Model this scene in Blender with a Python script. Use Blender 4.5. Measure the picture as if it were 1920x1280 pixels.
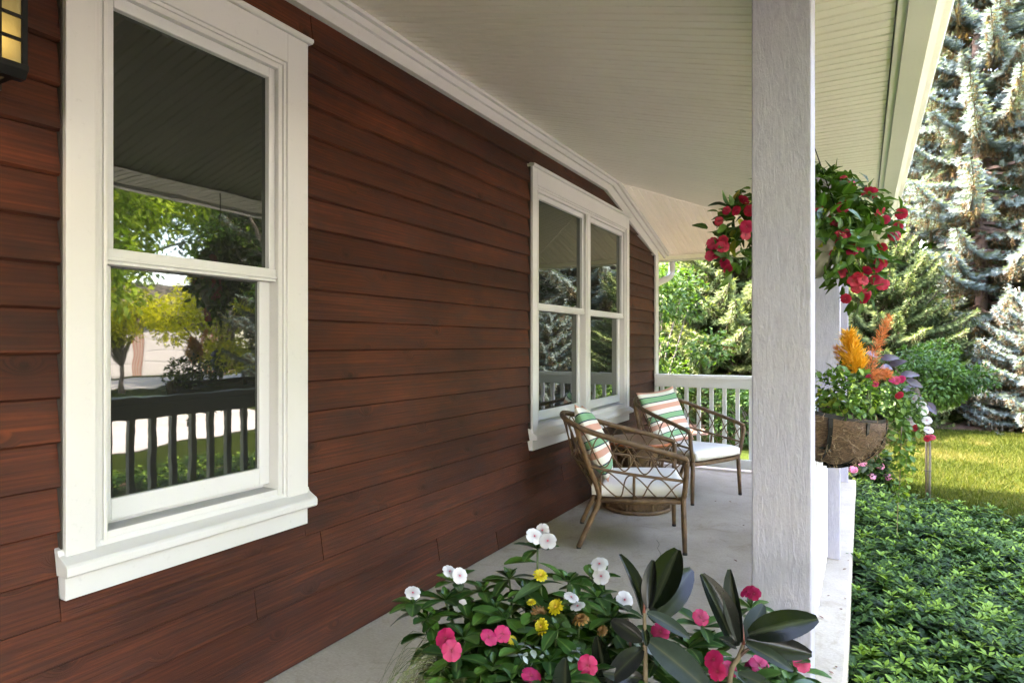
import bpy, math, random
import numpy as np
from mathutils import Vector, Matrix
R = math.radians
random.seed(7); rng = np.random.default_rng(7)
S = bpy.context.scene
for o in list(bpy.data.objects): bpy.data.objects.remove(o)
COL = S.collection

# ------------------------------------------------------------ camera
F = 1170.0; EYE = 1.207; YAW = math.atan(657/F); CA, SA = math.cos(YAW), math.sin(YAW)
cd = bpy.data.cameras.new('camera'); cam = bpy.data.objects.new('camera', cd); COL.objects.link(cam)
cd.sensor_width = 36; cd.lens = 36*F/1920; cd.shift_y = 0.003; cd.clip_start = .05; cd.clip_end = 600
cam.location = (0, 0, EYE); cam.rotation_euler = (R(90), 0, YAW)
S.camera = cam
# ------------------------------------------------------------ light
W = bpy.data.worlds.new('World'); S.world = W; W.use_nodes = True
nt = W.node_tree; nt.nodes.clear()
sky = nt.nodes.new('ShaderNodeTexSky'); sky.sky_type = 'NISHITA'; sky.sun_disc = False
SUNV = Vector((-1.75, -.32, 2.3)).normalized()
EL = math.asin(SUNV.z)
sky.sun_elevation = EL; sky.sun_rotation = math.atan2(SUNV.x, SUNV.y); sky.altitude = 100
sky.air_density = 1.0; sky.dust_density = 1.5
bg = nt.nodes.new('ShaderNodeBackground'); bg.inputs[1].default_value = .15
wo = nt.nodes.new('ShaderNodeOutputWorld')
nt.links.new(sky.outputs[0], bg.inputs[0]); nt.links.new(bg.outputs[0], wo.inputs[0])
sl = bpy.data.lights.new('sun', 'SUN'); sl.energy = 2.0; sl.angle = R(.55); sl.color = (1, .97, .92)
so = bpy.data.objects.new('sun', sl); COL.objects.link(so); so.location = (-6, -3, 12)
so.rotation_euler = SUNV.to_track_quat('Z', 'Y').to_euler()
S.view_settings.view_transform = 'Standard'; S.view_settings.look = 'None'
S.view_settings.exposure = 5.45; S.view_settings.gamma = 1; S.view_settings.use_curve_mapping = False
S.view_settings.use_white_balance = True; S.view_settings.white_balance_temperature = 7700; S.view_settings.white_balance_tint = 26
S.render.engine = 'CYCLES'; S.cycles.max_bounces = 9; S.cycles.diffuse_bounces = 5; S.cycles.glossy_bounces = 3
S.cycles.transparent_max_bounces = 6; S.cycles.use_denoising = True; S.cycles.caustics_reflective = False
S.cycles.sample_clamp_indirect = 6

def at(px, py, zc):
    u = (px-960)/F*zc
    return Vector((-SA*zc+CA*u, CA*zc+SA*u, EYE+(646-py)/F*zc))

# ------------------------------------------------------------ materials
class NT:
    def __init__(s, m): s.t = m.node_tree; s.n = s.t.nodes; s.l = s.t.links
    def new(s, kind, **kw):
        n = s.n.new(kind)
        for k, v in kw.items():
            if isinstance(k, str) and hasattr(n, k): setattr(n, k, v)
        return n
    def link(s, a, b): s.l.new(a, b)
def M(name):
    m = bpy.data.materials.new(name); m.use_nodes = True
    t = NT(m); p = t.n['Principled BSDF']
    return m, t, p
def ramp(t, fac, stops, interp='LINEAR'):
    r = t.new('ShaderNodeValToRGB'); r.color_ramp.interpolation = interp
    e = r.color_ramp.elements
    while len(e) > 1: e.remove(e[0])
    e[0].position = stops[0][0]; e[0].color = (*stops[0][1], 1)
    for p_, c in stops[1:]:
        x = e.new(p_); x.color = (*c, 1)
    t.link(fac, r.inputs[0]); return r.outputs[0]
def coords(t, scale=(1, 1, 1), kind='Object'):
    tc = t.new('ShaderNodeTexCoord'); mp = t.new('ShaderNodeMapping'); mp.inputs['Scale'].default_value = scale
    t.link(tc.outputs[kind], mp.inputs[0]); return mp.outputs[0]
def noise(t, vec, scale, detail=4, rough=.55, dist=0):
    n = t.new('ShaderNodeTexNoise'); n.inputs['Scale'].default_value = scale
    n.inputs['Detail'].default_value = detail; n.inputs['Roughness'].default_value = rough
    n.inputs['Distortion'].default_value = dist
    if vec is not None: t.link(vec, n.inputs['Vector'])
    return n.outputs['Fac']
def math_(t, op, a, b=None, clamp=False):
    n = t.new('ShaderNodeMath'); n.operation = op; n.use_clamp = clamp
    for i, v in enumerate((a, b)):
        if v is None: continue
        if isinstance(v, (int, float)): n.inputs[i].default_value = v
        else: t.link(v, n.inputs[i])
    return n.outputs[0]
def mix(t, fac, a, b, mode='MIX'):
    n = t.new('ShaderNodeMix'); n.data_type = 'RGBA'; n.blend_type = mode
    for i, v in ((0, fac), (6, a), (7, b)):
        if isinstance(v, (int, float)): n.inputs[i].default_value = v
        elif isinstance(v, tuple): n.inputs[i].default_value = (*v, 1)
        else: t.link(v, n.inputs[i])
    return n.outputs[2]
def bump(t, p, h, strength=.3, dist=.01):
    b = t.new('ShaderNodeBump'); b.inputs['Strength'].default_value = strength; b.inputs['Distance'].default_value = dist
    t.link(h, b.inputs['Height']); t.link(b.outputs[0], p.inputs['Normal']); return b
def simple(name, col, rough=.5, var=.12, scale=8, bs=0, bscale=60, bd=.002, metal=0, spec=None):
    m, t, p = M(name)
    v = coords(t)
    f = noise(t, v, scale)
    c = ramp(t, f, [(.25, tuple(x*(1-var) for x in col)), (.75, tuple(min(1, x*(1+var)) for x in col))])
    t.link(c, p.inputs['Base Color']); p.inputs['Roughness'].default_value = rough; p.inputs['Metallic'].default_value = metal
    if spec is not None: p.inputs['Specular IOR Level'].default_value = spec
    if bs: bump(t, p, noise(t, v, bscale), bs, bd)
    return m
def attr(t, name='tone'):
    a = t.new('ShaderNodeAttribute'); a.attribute_name = name; return a.outputs['Fac']
def foliage(name, stops, rough=.5, trans=.25, spec=.15, tcol=None, veins=False):
    m, t, p = M(name)
    c = ramp(t, attr(t), stops)
    if veins:
        vv = attr(t, 'rib')
        c = mix(t, vv, c, tcol or (.3, .4, .12))
    t.link(c, p.inputs['Base Color']); p.inputs['Roughness'].default_value = rough
    p.inputs['Specular IOR Level'].default_value = spec
    if trans:
        tr = t.new('ShaderNodeBsdfTranslucent')
        t.link(mix(t, 1.0, c, (1.35, 1.5, .55), 'MULTIPLY'), tr.inputs[0])
        ms = t.new('ShaderNodeMixShader'); ms.inputs[0].default_value = trans
        t.link(p.outputs[0], ms.inputs[1]); t.link(tr.outputs[0], ms.inputs[2])
        t.link(ms.outputs[0], t.n['Material Output'].inputs[0])
    return m

def wood_siding():
    m, t, p = M('stained_cedar')
    oi = t.new('ShaderNodeObjectInfo')
    tc = t.new('ShaderNodeTexCoord')
    off = t.new('ShaderNodeVectorMath'); off.operation = 'ADD'
    sc = t.new('ShaderNodeVectorMath'); sc.operation = 'SCALE'; sc.inputs[0].default_value = (3.1, 17.0, 5.3)
    t.link(oi.outputs['Random'], sc.inputs['Scale'])
    t.link(tc.outputs['Object'], off.inputs[0]); t.link(sc.outputs[0], off.inputs[1])
    # knots (sparse, on the board plane)
    kv = t.new('ShaderNodeMapping'); kv.inputs['Scale'].default_value = (0, 5.2, 9.0); t.link(off.outputs[0], kv.inputs[0])
    vo = t.new('ShaderNodeTexVoronoi'); vo.inputs['Scale'].default_value = 1.0; t.link(kv.outputs[0], vo.inputs['Vector'])
    vc = t.new('ShaderNodeSeparateColor'); t.link(vo.outputs['Color'], vc.inputs[0])
    kd = vo.outputs['Distance']
    pick = math_(t, 'GREATER_THAN', vc.outputs[0], .35)
    knot = math_(t, 'MULTIPLY', math_(t, 'SUBTRACT', 1, math_(t, 'MULTIPLY', kd, 8.5), True), pick)
    halo = math_(t, 'MULTIPLY', math_(t, 'SUBTRACT', 1, math_(t, 'MULTIPLY', kd, 3.4), True), pick)
    # grain: stretched along y, bent around knots
    gv = t.new('ShaderNodeMapping'); gv.inputs['Scale'].default_value = (6, 1.3, 42); t.link(off.outputs[0], gv.inputs[0])
    bend = t.new('ShaderNodeVectorMath'); bend.operation = 'ADD'
    cx = t.new('ShaderNodeCombineXYZ'); t.link(math_(t, 'MULTIPLY', halo, 2.2), cx.inputs[2])
    t.link(gv.outputs[0], bend.inputs[0]); t.link(cx.outputs[0], bend.inputs[1])
    g1 = noise(t, bend.outputs[0], 1.6, 6, .62, .4)
    g2 = noise(t, bend.outputs[0], 7.0, 3, .6)
    wv = t.new('ShaderNodeTexWave'); wv.bands_direction = 'Z'; wv.inputs['Scale'].default_value = .55
    wv.inputs['Distortion'].default_value = 7; wv.inputs['Detail'].default_value = 2; wv.inputs['Detail Scale'].default_value = .7
    t.link(bend.outputs[0], wv.inputs['Vector'])
    big = noise(t, coords(t, (1, 1.0, 2.2)), 1.6, 3)
    base = ramp(t, g1, [(.26, (.030, .0105, .0075)), (.5, (.070, .0195, .0105)), (.76, (.128, .034, .0155))])
    base = mix(t, math_(t, 'MULTIPLY', math_(t, 'POWER', wv.outputs['Fac'], 2.0), .34), base, (.024, .0095, .007))
    tint = ramp(t, oi.outputs['Random'], [(0, (.72, .66, .66)), (.35, (1.0, .95, .9)), (.7, (.86, .86, .9)), (1, (1.2, 1.08, 1.0))])
    base = mix(t, 1.0, base, tint, 'MULTIPLY')
    blot = noise(t, coords(t, (1, 2.2, 5)), 3.2, 4, .6)
    base = mix(t, math_(t, 'MULTIPLY', math_(t, 'SUBTRACT', blot, .46, True), 2.6, True), base, (.030, .0145, .012))
    patch = ramp(t, big, [(.3, (.62, .66, .72)), (.68, (1.18, 1.12, 1.05))])
    base = mix(t, 1.0, base, patch, 'MULTIPLY')
    # the stain is fresher and redder at the near end, faded browner further along and near the floor
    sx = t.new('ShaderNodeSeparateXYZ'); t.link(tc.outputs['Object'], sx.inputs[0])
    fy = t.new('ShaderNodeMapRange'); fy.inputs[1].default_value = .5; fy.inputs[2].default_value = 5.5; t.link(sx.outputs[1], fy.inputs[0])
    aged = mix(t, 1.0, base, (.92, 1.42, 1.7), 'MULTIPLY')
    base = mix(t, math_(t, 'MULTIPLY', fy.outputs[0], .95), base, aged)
    base = mix(t, math_(t, 'MULTIPLY', halo, .6), base, (.016, .0075, .0055))
    base = mix(t, math_(t, 'MULTIPLY', knot, .9), base, (.012, .006, .004))
    t.link(base, p.inputs['Base Color'])
    t.link(ramp(t, g1, [(.3, (.5,)*3), (.7, (.72,)*3)]), p.inputs['Roughness'])
    p.inputs['Specular IOR Level'].default_value = .14
    h = math_(t, 'ADD', math_(t, 'MULTIPLY', g1, .7), math_(t, 'MULTIPLY', g2, .45))
    h = math_(t, 'ADD', h, math_(t, 'MULTIPLY', knot, .3))
    bump(t, p, h, .8, .003)
    return m
def rough_post():
    m, t, p = M('rough_sawn_white_paint')
    v = coords(t, (1, 1, .16)); v2 = coords(t, (1, 1, .42))
    n1 = noise(t, v, 95, 5, .62, 1.2); n2 = noise(t, v2, 210, 3, .6)
    kn = t.new('ShaderNodeTexVoronoi'); kn.inputs['Scale'].default_value = 1; t.link(coords(t, (3.2, 3.2, 2.1)), kn.inputs['Vector'])
    kk = math_(t, 'SUBTRACT', 1, math_(t, 'MULTIPLY', kn.outputs['Distance'], 8), True)
    n3 = noise(t, coords(t), 260, 4, .7)
    h = math_(t, 'ADD', n1, math_(t, 'MULTIPLY', n2, .5))
    h = math_(t, 'ADD', h, math_(t, 'MULTIPLY', math_(t, 'MULTIPLY', kk, n3), 1.6))
    c = ramp(t, n1, [(.3, (.25, .24, .305)), (.6, (.31, .298, .375))])
    st = noise(t, coords(t), 3.0, 5)
    c = mix(t, math_(t, 'MULTIPLY', math_(t, 'SUBTRACT', st, .5, True), .8), c, (.40, .34, .27))
    c = mix(t, math_(t, 'MULTIPLY', math_(t, 'MULTIPLY', kk, n3), .5), c, (.26, .22, .17))
    t.link(c, p.inputs['Base Color']); p.inputs['Roughness'].default_value = .7
    bump(t, p, h, .6, .0042)
    return m
def concrete(name, c0, c1):
    m, t, p = M(name)
    v = coords(t); a = noise(t, v, 2.2, 6, .6); b = noise(t, v, 90, 4, .7); s = noise(t, v, 320, 2)
    sweep = noise(t, coords(t, (1, 14, 1)), 14, 3)
    c = ramp(t, a, [(.3, c0), (.7, c1)])
    c = mix(t, .6, c, ramp(t, b, [(.3, (.72,)*3), (.7, (1.16,)*3)]), 'MULTIPLY')
    st = noise(t, v, 6, 6, .7, 1.5); c = mix(t, .8, c, ramp(t, st, [(.28, (.70, .66, .60)), (.46, (1, 1, 1)), (.7, (1.05, 1.05, 1.05))]), 'MULTIPLY')
    sp = noise(t, v, 55, 2); c = mix(t, math_(t, 'MULTIPLY', math_(t, 'SUBTRACT', sp, .70, True), 6, True), c, tuple(x*.35 for x in c0))
    c = mix(t, .5, c, ramp(t, sweep, [(.3, (.84,)*3), (.7, (1.1,)*3)]), 'MULTIPLY')
    t.link(c, p.inputs['Base Color']); p.inputs['Roughness'].default_value = .85
    h = math_(t, 'ADD', math_(t, 'MULTIPLY', b, .6), math_(t, 'ADD', math_(t, 'MULTIPLY', s, .3), math_(t, 'MULTIPLY', sweep, .5)))
    bump(t, p, h, .5, .002)
    return m
def trim_mat(name, col, rough=.42):
    m, t, p = M(name)
    v = coords(t); a = noise(t, v, 3, 5); b = noise(t, v, 45, 5, .7)
    c = ramp(t, a, [(.3, tuple(x*.95 for x in col)), (.7, col)])
    dirt = math_(t, 'MULTIPLY', math_(t, 'SUBTRACT', b, .60, True), 2.6)
    c = mix(t, dirt, c, tuple(x*.62 for x in col))
    t.link(c, p.inputs['Base Color']); p.inputs['Roughness'].default_value = rough
    bump(t, p, noise(t, coords(t, (1, .3, .3)), 60, 3), .12, .001)
    return m
def glass_mat(name='window_glass', mixf=.03):
    m, t, p = M(name)
    v = coords(t, (1, 1, 1))
    p.inputs['Base Color'].default_value = (.011, .012, .011, 1); p.inputs['Roughness'].default_value = .6; p.inputs['Specular IOR Level'].default_value = 0
    g = t.new('ShaderNodeBsdfGlossy'); g.inputs['Roughness'].default_value = .018; g.inputs['Color'].default_value = (.93, 1, .93, 1)
    fr = t.new('ShaderNodeFresnel'); fr.inputs[0].default_value = 1.5
    fac = math_(t, 'ADD', math_(t, 'MULTIPLY', fr.outputs[0], 1.15), mixf, True)
    b = t.new('ShaderNodeBump'); b.inputs['Strength'].default_value = .06; b.inputs['Distance'].default_value = .004
    t.link(noise(t, coords(t, (1, 1, 1.6)), 5, 2), b.inputs['Height']); t.link(b.outputs[0], g.inputs['Normal'])
    ms = t.new('ShaderNodeMixShader'); t.link(fac, ms.inputs[0]); t.link(p.outputs[0], ms.inputs[1]); t.link(g.outputs[0], ms.inputs[2])
    t.link(ms.outputs[0], t.n['Material Output'].inputs[0])
    return m
def rattan():
    m, t, p = M('wrapped_rattan')
    a = attr(t, 'along')
    w = math_(t, 'SINE', math_(t, 'MULTIPLY', a, 2*math.pi/.0065))
    n = noise(t, coords(t), 26, 4); n2 = noise(t, coords(t), 6, 2)
    c = ramp(t, n, [(.3, (.085, .043, .018)), (.7, (.20, .115, .052))])
    c = mix(t, .7, c, ramp(t, n2, [(.35, (.75, .7, .65)), (.65, (1.2, 1.15, 1.05))]), 'MULTIPLY')
    c = mix(t, math_(t, 'MULTIPLY', math_(t, 'SUBTRACT', 0, w, True), .5), c, (.04, .02, .008))
    t.link(c, p.inputs['Base Color']); p.inputs['Roughness'].default_value = .5
    bump(t, p, w, .6, .0015)
    return m
def striped():
    m, t, p = M('striped_cotton')
    uv = t.new('ShaderNodeUVMap'); sp = t.new('ShaderNodeSeparateXYZ'); t.link(uv.outputs[0], sp.inputs[0])
    cr, gr, nv, pk = (.72, .68, .60), (.17, .36, .19), (.022, .03, .065), (.60, .30, .22)
    seq = [(0, pk), (.04, cr), (.085, nv), (.10, gr), (.185, nv), (.20, cr), (.29, pk), (.375, cr), (.42, nv), (.435, gr), (.52, nv), (.535, cr), (.62, pk), (.71, cr), (.76, nv), (.775, gr), (.865, nv), (.88, cr), (.95, pk)]
    c = ramp(t, sp.outputs[1], seq, 'CONSTANT')
    wv = noise(t, coords(t, kind='UV'), 240, 2)
    c = mix(t, .5, c, ramp(t, wv, [(.3, (.85,)*3), (.7, (1.1,)*3)]), 'MULTIPLY')
    t.link(c, p.inputs['Base Color']); p.inputs['Roughness'].default_value = .9
    bump(t, p, wv, .3, .001)
    return m
m_side = wood_siding(); m_post = rough_post()
m_trim = trim_mat('white_trim_paint', (.48, .47, .47)); m_sash = trim_mat('window_vinyl', (.47, .47, .48), .35)
m_ceil = trim_mat('ceiling_beadboard_vinyl', (.88, .81, .73), .45); m_soff = trim_mat('aluminium_soffit', (.84, .81, .68), .4)
m_rail = trim_mat('rail_paint', (.58, .575, .575)); m_gutter = trim_mat('gutter_aluminium', (.70, .70, .62), .25)
m_floor = concrete('porch_concrete', (.33, .272, .21), (.44, .37, .295))
m_glass = glass_mat()
m_rat = rattan(); m_pil = striped()
m_cush = simple('cream_cushion_cotton', (.68, .655, .62), .9, .06, 12, .3, 40, .004)
m_dark = simple('black_metal', (.005, .005, .005), .5, .3, 20, spec=.15)
m_rubber = simple('rubber_foot', (.02, .02, .02), .7)
m_sheath = simple('dark_sheathing', (.03, .022, .018), .9)
m_shingle = simple('roof_shingle', (.10, .09, .08), .9, .3, 20, .4, 80, .01)

# ------------------------------------------------------------ mesh helpers
def tag(o, label=None, cat=None, group=None, kind=None):
    if label: o['label'] = label
    if cat: o['category'] = cat
    if group: o['group'] = group
    if kind: o['kind'] = kind
    return o
def link(name, me, parent=None, mats=()):
    o = bpy.data.objects.new(name, me); COL.objects.link(o)
    for m in mats:
        if m.name not in [x.name for x in me.materials if x]: me.materials.append(m)
    if parent is not None: o.parent = parent
    return o
def empty(name, loc=(0, 0, 0), rz=0, label=None, cat=None, group=None):
    o = bpy.data.objects.new(name, None); COL.objects.link(o); o.location = loc; o.rotation_euler = (0, 0, rz)
    o.empty_display_size = .1
    return tag(o, label, cat, group)
class MB:
    def __init__(s): s.v = []; s.f = []; s.mi = []; s.al = []; s.uv = None
    def box(s, x0, x1, y0, y1, z0, z1, mi=0, ch=0):
        b = len(s.v)
        x0, x1 = min(x0, x1), max(x0, x1); y0, y1 = min(y0, y1), max(y0, y1); z0, z1 = min(z0, z1), max(z0, z1)
        s.v += [(x, y, z) for x in (x0, x1) for y in (y0, y1) for z in (z0, z1)]
        for q in ((0, 1, 3, 2), (4, 6, 7, 5), (0, 4, 5, 1), (2, 3, 7, 6), (0, 2, 6, 4), (1, 5, 7, 3)):
            s.f.append(tuple(b+i for i in q)); s.mi.append(mi)
        s.al += [0]*8; return s
    def prism(s, prof, axis, a0, a1, mi=0):
        # closed profile extruded along axis ('x','y','z'); prof = 2d pts of the other two axes in order
        b = len(s.v); n = len(prof)
        for a in (a0, a1):
            for p, q in prof:
                s.v.append({'x': (a, p, q), 'y': (p, a, q), 'z': (p, q, a)}[axis])
        for i in range(n):
            j = (i+1) % n; s.f.append((b+i, b+j, b+n+j, b+n+i)); s.mi.append(mi)
        s.f.append(tuple(b+i for i in range(n))[::-1]); s.f.append(tuple(b+n+i for i in range(n))); s.mi += [mi, mi]
        s.al += [0]*(2*n); return s
    def hexa(s, pts, mi=0):
        b = len(s.v); s.v += [tuple(p) for p in pts]
        for q in ((0, 3, 2, 1), (4, 5, 6, 7), (0, 1, 5, 4), (1, 2, 6, 5), (2, 3, 7, 6), (3, 0, 4, 7)):
            s.f.append(tuple(b+i for i in q)); s.mi.append(mi)
        s.al += [0]*8; return s
    def tube(s, pts, r, seg=8, mi=0, closed=False, cap=True):
        pts = [Vector(p) for p in pts]; n = len(pts); b = len(s.v)
        rr = r if isinstance(r, (list, tuple)) else [r]*n
        up = None; L = 0
        for i in range(n):
            if closed: d = pts[(i+1) % n]-pts[i-1]
            else: d = pts[min(i+1, n-1)]-pts[max(i-1, 0)]
            if d.length < 1e-9: d = Vector((0, 0, 1))
            d.normalize()
            if up is None: up = d.orthogonal().normalized()
            up = (up-d*up.dot(d))
            if up.length < 1e-6: up = d.orthogonal()
            up.normalize(); sd = d.cross(up)
            if i: L += (pts[i]-pts[i-1]).length
            for k in range(seg):
                a = 2*math.pi*k/seg
                s.v.append(tuple(pts[i]+(up*math.cos(a)+sd*math.sin(a))*rr[i])); s.al.append(L)
        m = n if closed else n-1
        for i in range(m):
            for k in range(seg):
                k2 = (k+1) % seg; i2 = (i+1) % n
                s.f.append((b+i*seg+k, b+i*seg+k2, b+i2*seg+k2, b+i2*seg+k)); s.mi.append(mi)
        if cap and not closed:
            s.f.append(tuple(b+k for k in range(seg))[::-1]); s.f.append(tuple(b+(n-1)*seg+k for k in range(seg))); s.mi += [mi, mi]
        return s
    def lathe(s, prof, seg=32, c=(0, 0), mi=0, ang=(0, 2*math.pi), sx=1, sy=1):
        b = len(s.v); full = abs(ang[1]-ang[0]-2*math.pi) < 1e-6; n = seg if full else seg+1
        for r, z in prof:
            for k in range(n):
                a = ang[0]+(ang[1]-ang[0])*k/seg
                s.v.append((c[0]+r*math.cos(a)*sx, c[1]+r*math.sin(a)*sy, z)); s.al.append(0)
        for i in range(len(prof)-1):
            for k in range(seg):
                k2 = (k+1) % n
                s.f.append((b+i*n+k, b+i*n+k2, b+(i+1)*n+k2, b+(i+1)*n+k)); s.mi.append(mi)
        return s
    def mesh(s, name, mats, smooth=False):
        me = bpy.data.meshes.new(name); me.from_pydata(s.v, [], s.f)
        for m in mats: me.materials.append(m)
        me.polygons.foreach_set('material_index', s.mi)
        if smooth: me.polygons.foreach_set('use_smooth', [True]*len(s.f))
        if any(s.al):
            a = me.attributes.new('along', 'FLOAT', 'POINT'); a.data.foreach_set('value', s.al)
        me.update(); return me
    def obj(s, name, mats, parent=None, smooth=False, bev=0, seg=2):
        mats = mats if isinstance(mats, (list, tuple)) else [mats]
        o = link(name, s.mesh(name, mats, smooth), parent)
        if bev:
            md = o.modifiers.new('bevel', 'BEVEL'); md.width = bev; md.segments = seg; md.limit_method = 'ANGLE'; md.angle_limit = R(40)
        return o
def bx(*a): return MB().box(*a)
def smooth_path(pts, n=6, closed=False):
    P = [Vector(p) for p in pts]; out = []; m = len(P)
    rngi = range(m if closed else m-1)
    for i in rngi:
        p1, p2 = P[i], P[(i+1) % m]
        p0 = P[i-1] if (closed or i > 0) else p1*2-p2
        p3 = P[(i+2) % m] if (closed or i+2 < m) else p2*2-p1
        for k in range(n):
            t = k/n
            out.append(.5*((2*p1)+(p2-p0)*t+(2*p0-5*p1+4*p2-p3)*t*t+(3*p1-p0-3*p2+p3)*t**3))
    if not closed: out.append(P[-1])
    return out
def mesh_np(name, V, Fa, mats, tone=None, mi=None, smooth=False, extra=None):
    V = np.ascontiguousarray(V, np.float32); Fa = np.ascontiguousarray(Fa, np.int32); k = Fa.shape[1]
    me = bpy.data.meshes.new(name); me.vertices.add(len(V)); me.vertices.foreach_set('co', V.ravel())
    me.loops.add(Fa.size); me.loops.foreach_set('vertex_index', Fa.ravel())
    me.polygons.add(len(Fa)); me.polygons.foreach_set('loop_start', np.arange(0, Fa.size, k, dtype=np.int32))
    me.polygons.foreach_set('loop_total', np.full(len(Fa), k, np.int32))
    for m in mats: me.materials.append(m)
    if mi is not None: me.polygons.foreach_set('material_index', np.ascontiguousarray(mi, np.int32))
    if smooth: me.polygons.foreach_set('use_smooth', np.ones(len(Fa), bool))
    if tone is not None:
        a = me.attributes.new('tone', 'FLOAT', 'POINT'); a.data.foreach_set('value', np.ascontiguousarray(tone, np.float32))
    for kname, arr in (extra or {}).items():
        a = me.attributes.new(kname, 'FLOAT', 'POINT'); a.data.foreach_set('value', np.ascontiguousarray(arr, np.float32))
    me.update(); me.validate(); return me
def leaf_tpl(n=3, w=.5, fold=.12, curl=.15, shape='oval', cols=1):
    """unit leaf along +x, total width w, quads; returns V,F,rib"""
    V = []; rib = []
    for i in range(n+1):
        t = i/n
        if shape == 'oval': h = math.sin(math.pi*(.04+.93*t**.95))**.62
        elif shape == 'ovate': h = math.sin(math.pi*(.05+.90*t)**.75)**.9
        elif shape == 'obov': h = math.sin(math.pi*(.03+.92*t)**1.35)**.8
        else: h = math.sin(math.pi*(.06+.90*t))
        h = max(h, .03)*w/2; z = -curl*t*t
        for j in range(-cols, cols+1):
            a = j/cols
            V.append((t, a*h, z+fold*abs(a)*h*2)); rib.append(1. if j == 0 else 0.)
    Fq = []; c = 2*cols+1
    for i in range(n):
        for j in range(2*cols):
            a = i*c+j; Fq.append((a, a+1, a+c+1, a+c))
    return np.array(V, float), np.array(Fq), np.array(rib)
def scatter(tpl, pos, mats3):
    V, Fq = tpl[0], tpl[1]; m = len(pos)
    out = np.einsum('mij,nj->mni', mats3, V)+pos[:, None, :]
    Fo = Fq[None]+(np.arange(m)*len(V))[:, None, None]
    return out.reshape(-1, 3), Fo.reshape(-1, Fq.shape[1])
def basis(d, up, sx, sy=None, sz=None):
    """arrays: d (m,3) axis x, up hint; returns (m,3,3) columns scaled"""
    d = d/np.linalg.norm(d, axis=1, keepdims=True)
    y = np.cross(up, d); y /= np.linalg.norm(y, axis=1, keepdims=True)+1e-9
    z = np.cross(d, y)
    sx = np.asarray(sx, float); sy = sx if sy is None else np.asarray(sy, float); sz = sx if sz is None else np.asarray(sz, float)
    return np.stack([d*sx[:, None], y*sy[:, None], z*sz[:, None]], axis=2)
def rand_dirs(m, zmin=-1, zmax=1):
    z = rng.uniform(zmin, zmax, m); a = rng.uniform(0, 2*np.pi, m); r = np.sqrt(1-z*z)
    return np.stack([r*np.cos(a), r*np.sin(a), z], 1)

# ============================================================ HOUSE
WX = -1.85
house = empty('house', (-1.9, 2, 0), 0, 'house with stained red brown cedar clapboard wall, white trim and beadboard porch ceiling', 'house')
house.location = (0, 0, 0)
ZC, SL, HY = 2.60, .27, 5.09       # ceiling height at the wall, pitch, where the hip starts
TE = 1.60                          # run of the sloping ceiling
XE, YE, ZS = WX+TE, HY+TE, 2.165   # where the flat soffit begins
wall = MB()
for a_, b_ in ((-3, .92), (1.62, 3.60), (5.37, 6.34)): wall.box(-2.05, -1.876, a_, b_, -.25, 2.62)
for a_, b_ in ((.92, 1.62), (3.60, 5.37)): wall.box(-2.05, -1.876, a_, b_, -.25, .64).box(-2.05, -1.876, a_, b_, 2.25, 2.62).box(-2.05, -1.96, a_, b_, .64, 2.25)
wall.box(-8.6, -2.05, 6.14, 6.34, -.25, 2.3).box(-8.6, -8.4, -7.5, 6.14, -.25, 2.3).box(-8.4, -2.05, -7.5, -7.3, -.25, 2.3)
wall.box(-2.05, -1.876, -7.5, -3, -.25, 2.3)
wall = wall.obj('wall', m_sheath, house)
WIN = [(.860, 1.686), (3.538, 5.432)]
WZ0, WZ1 = .529, 2.372
EXP = .1181
def zfri(y):  # underside of the frieze board
    return 2.483 if y < 4.874 else 2.483-(y-4.874)*.2675
joints = {}
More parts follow.
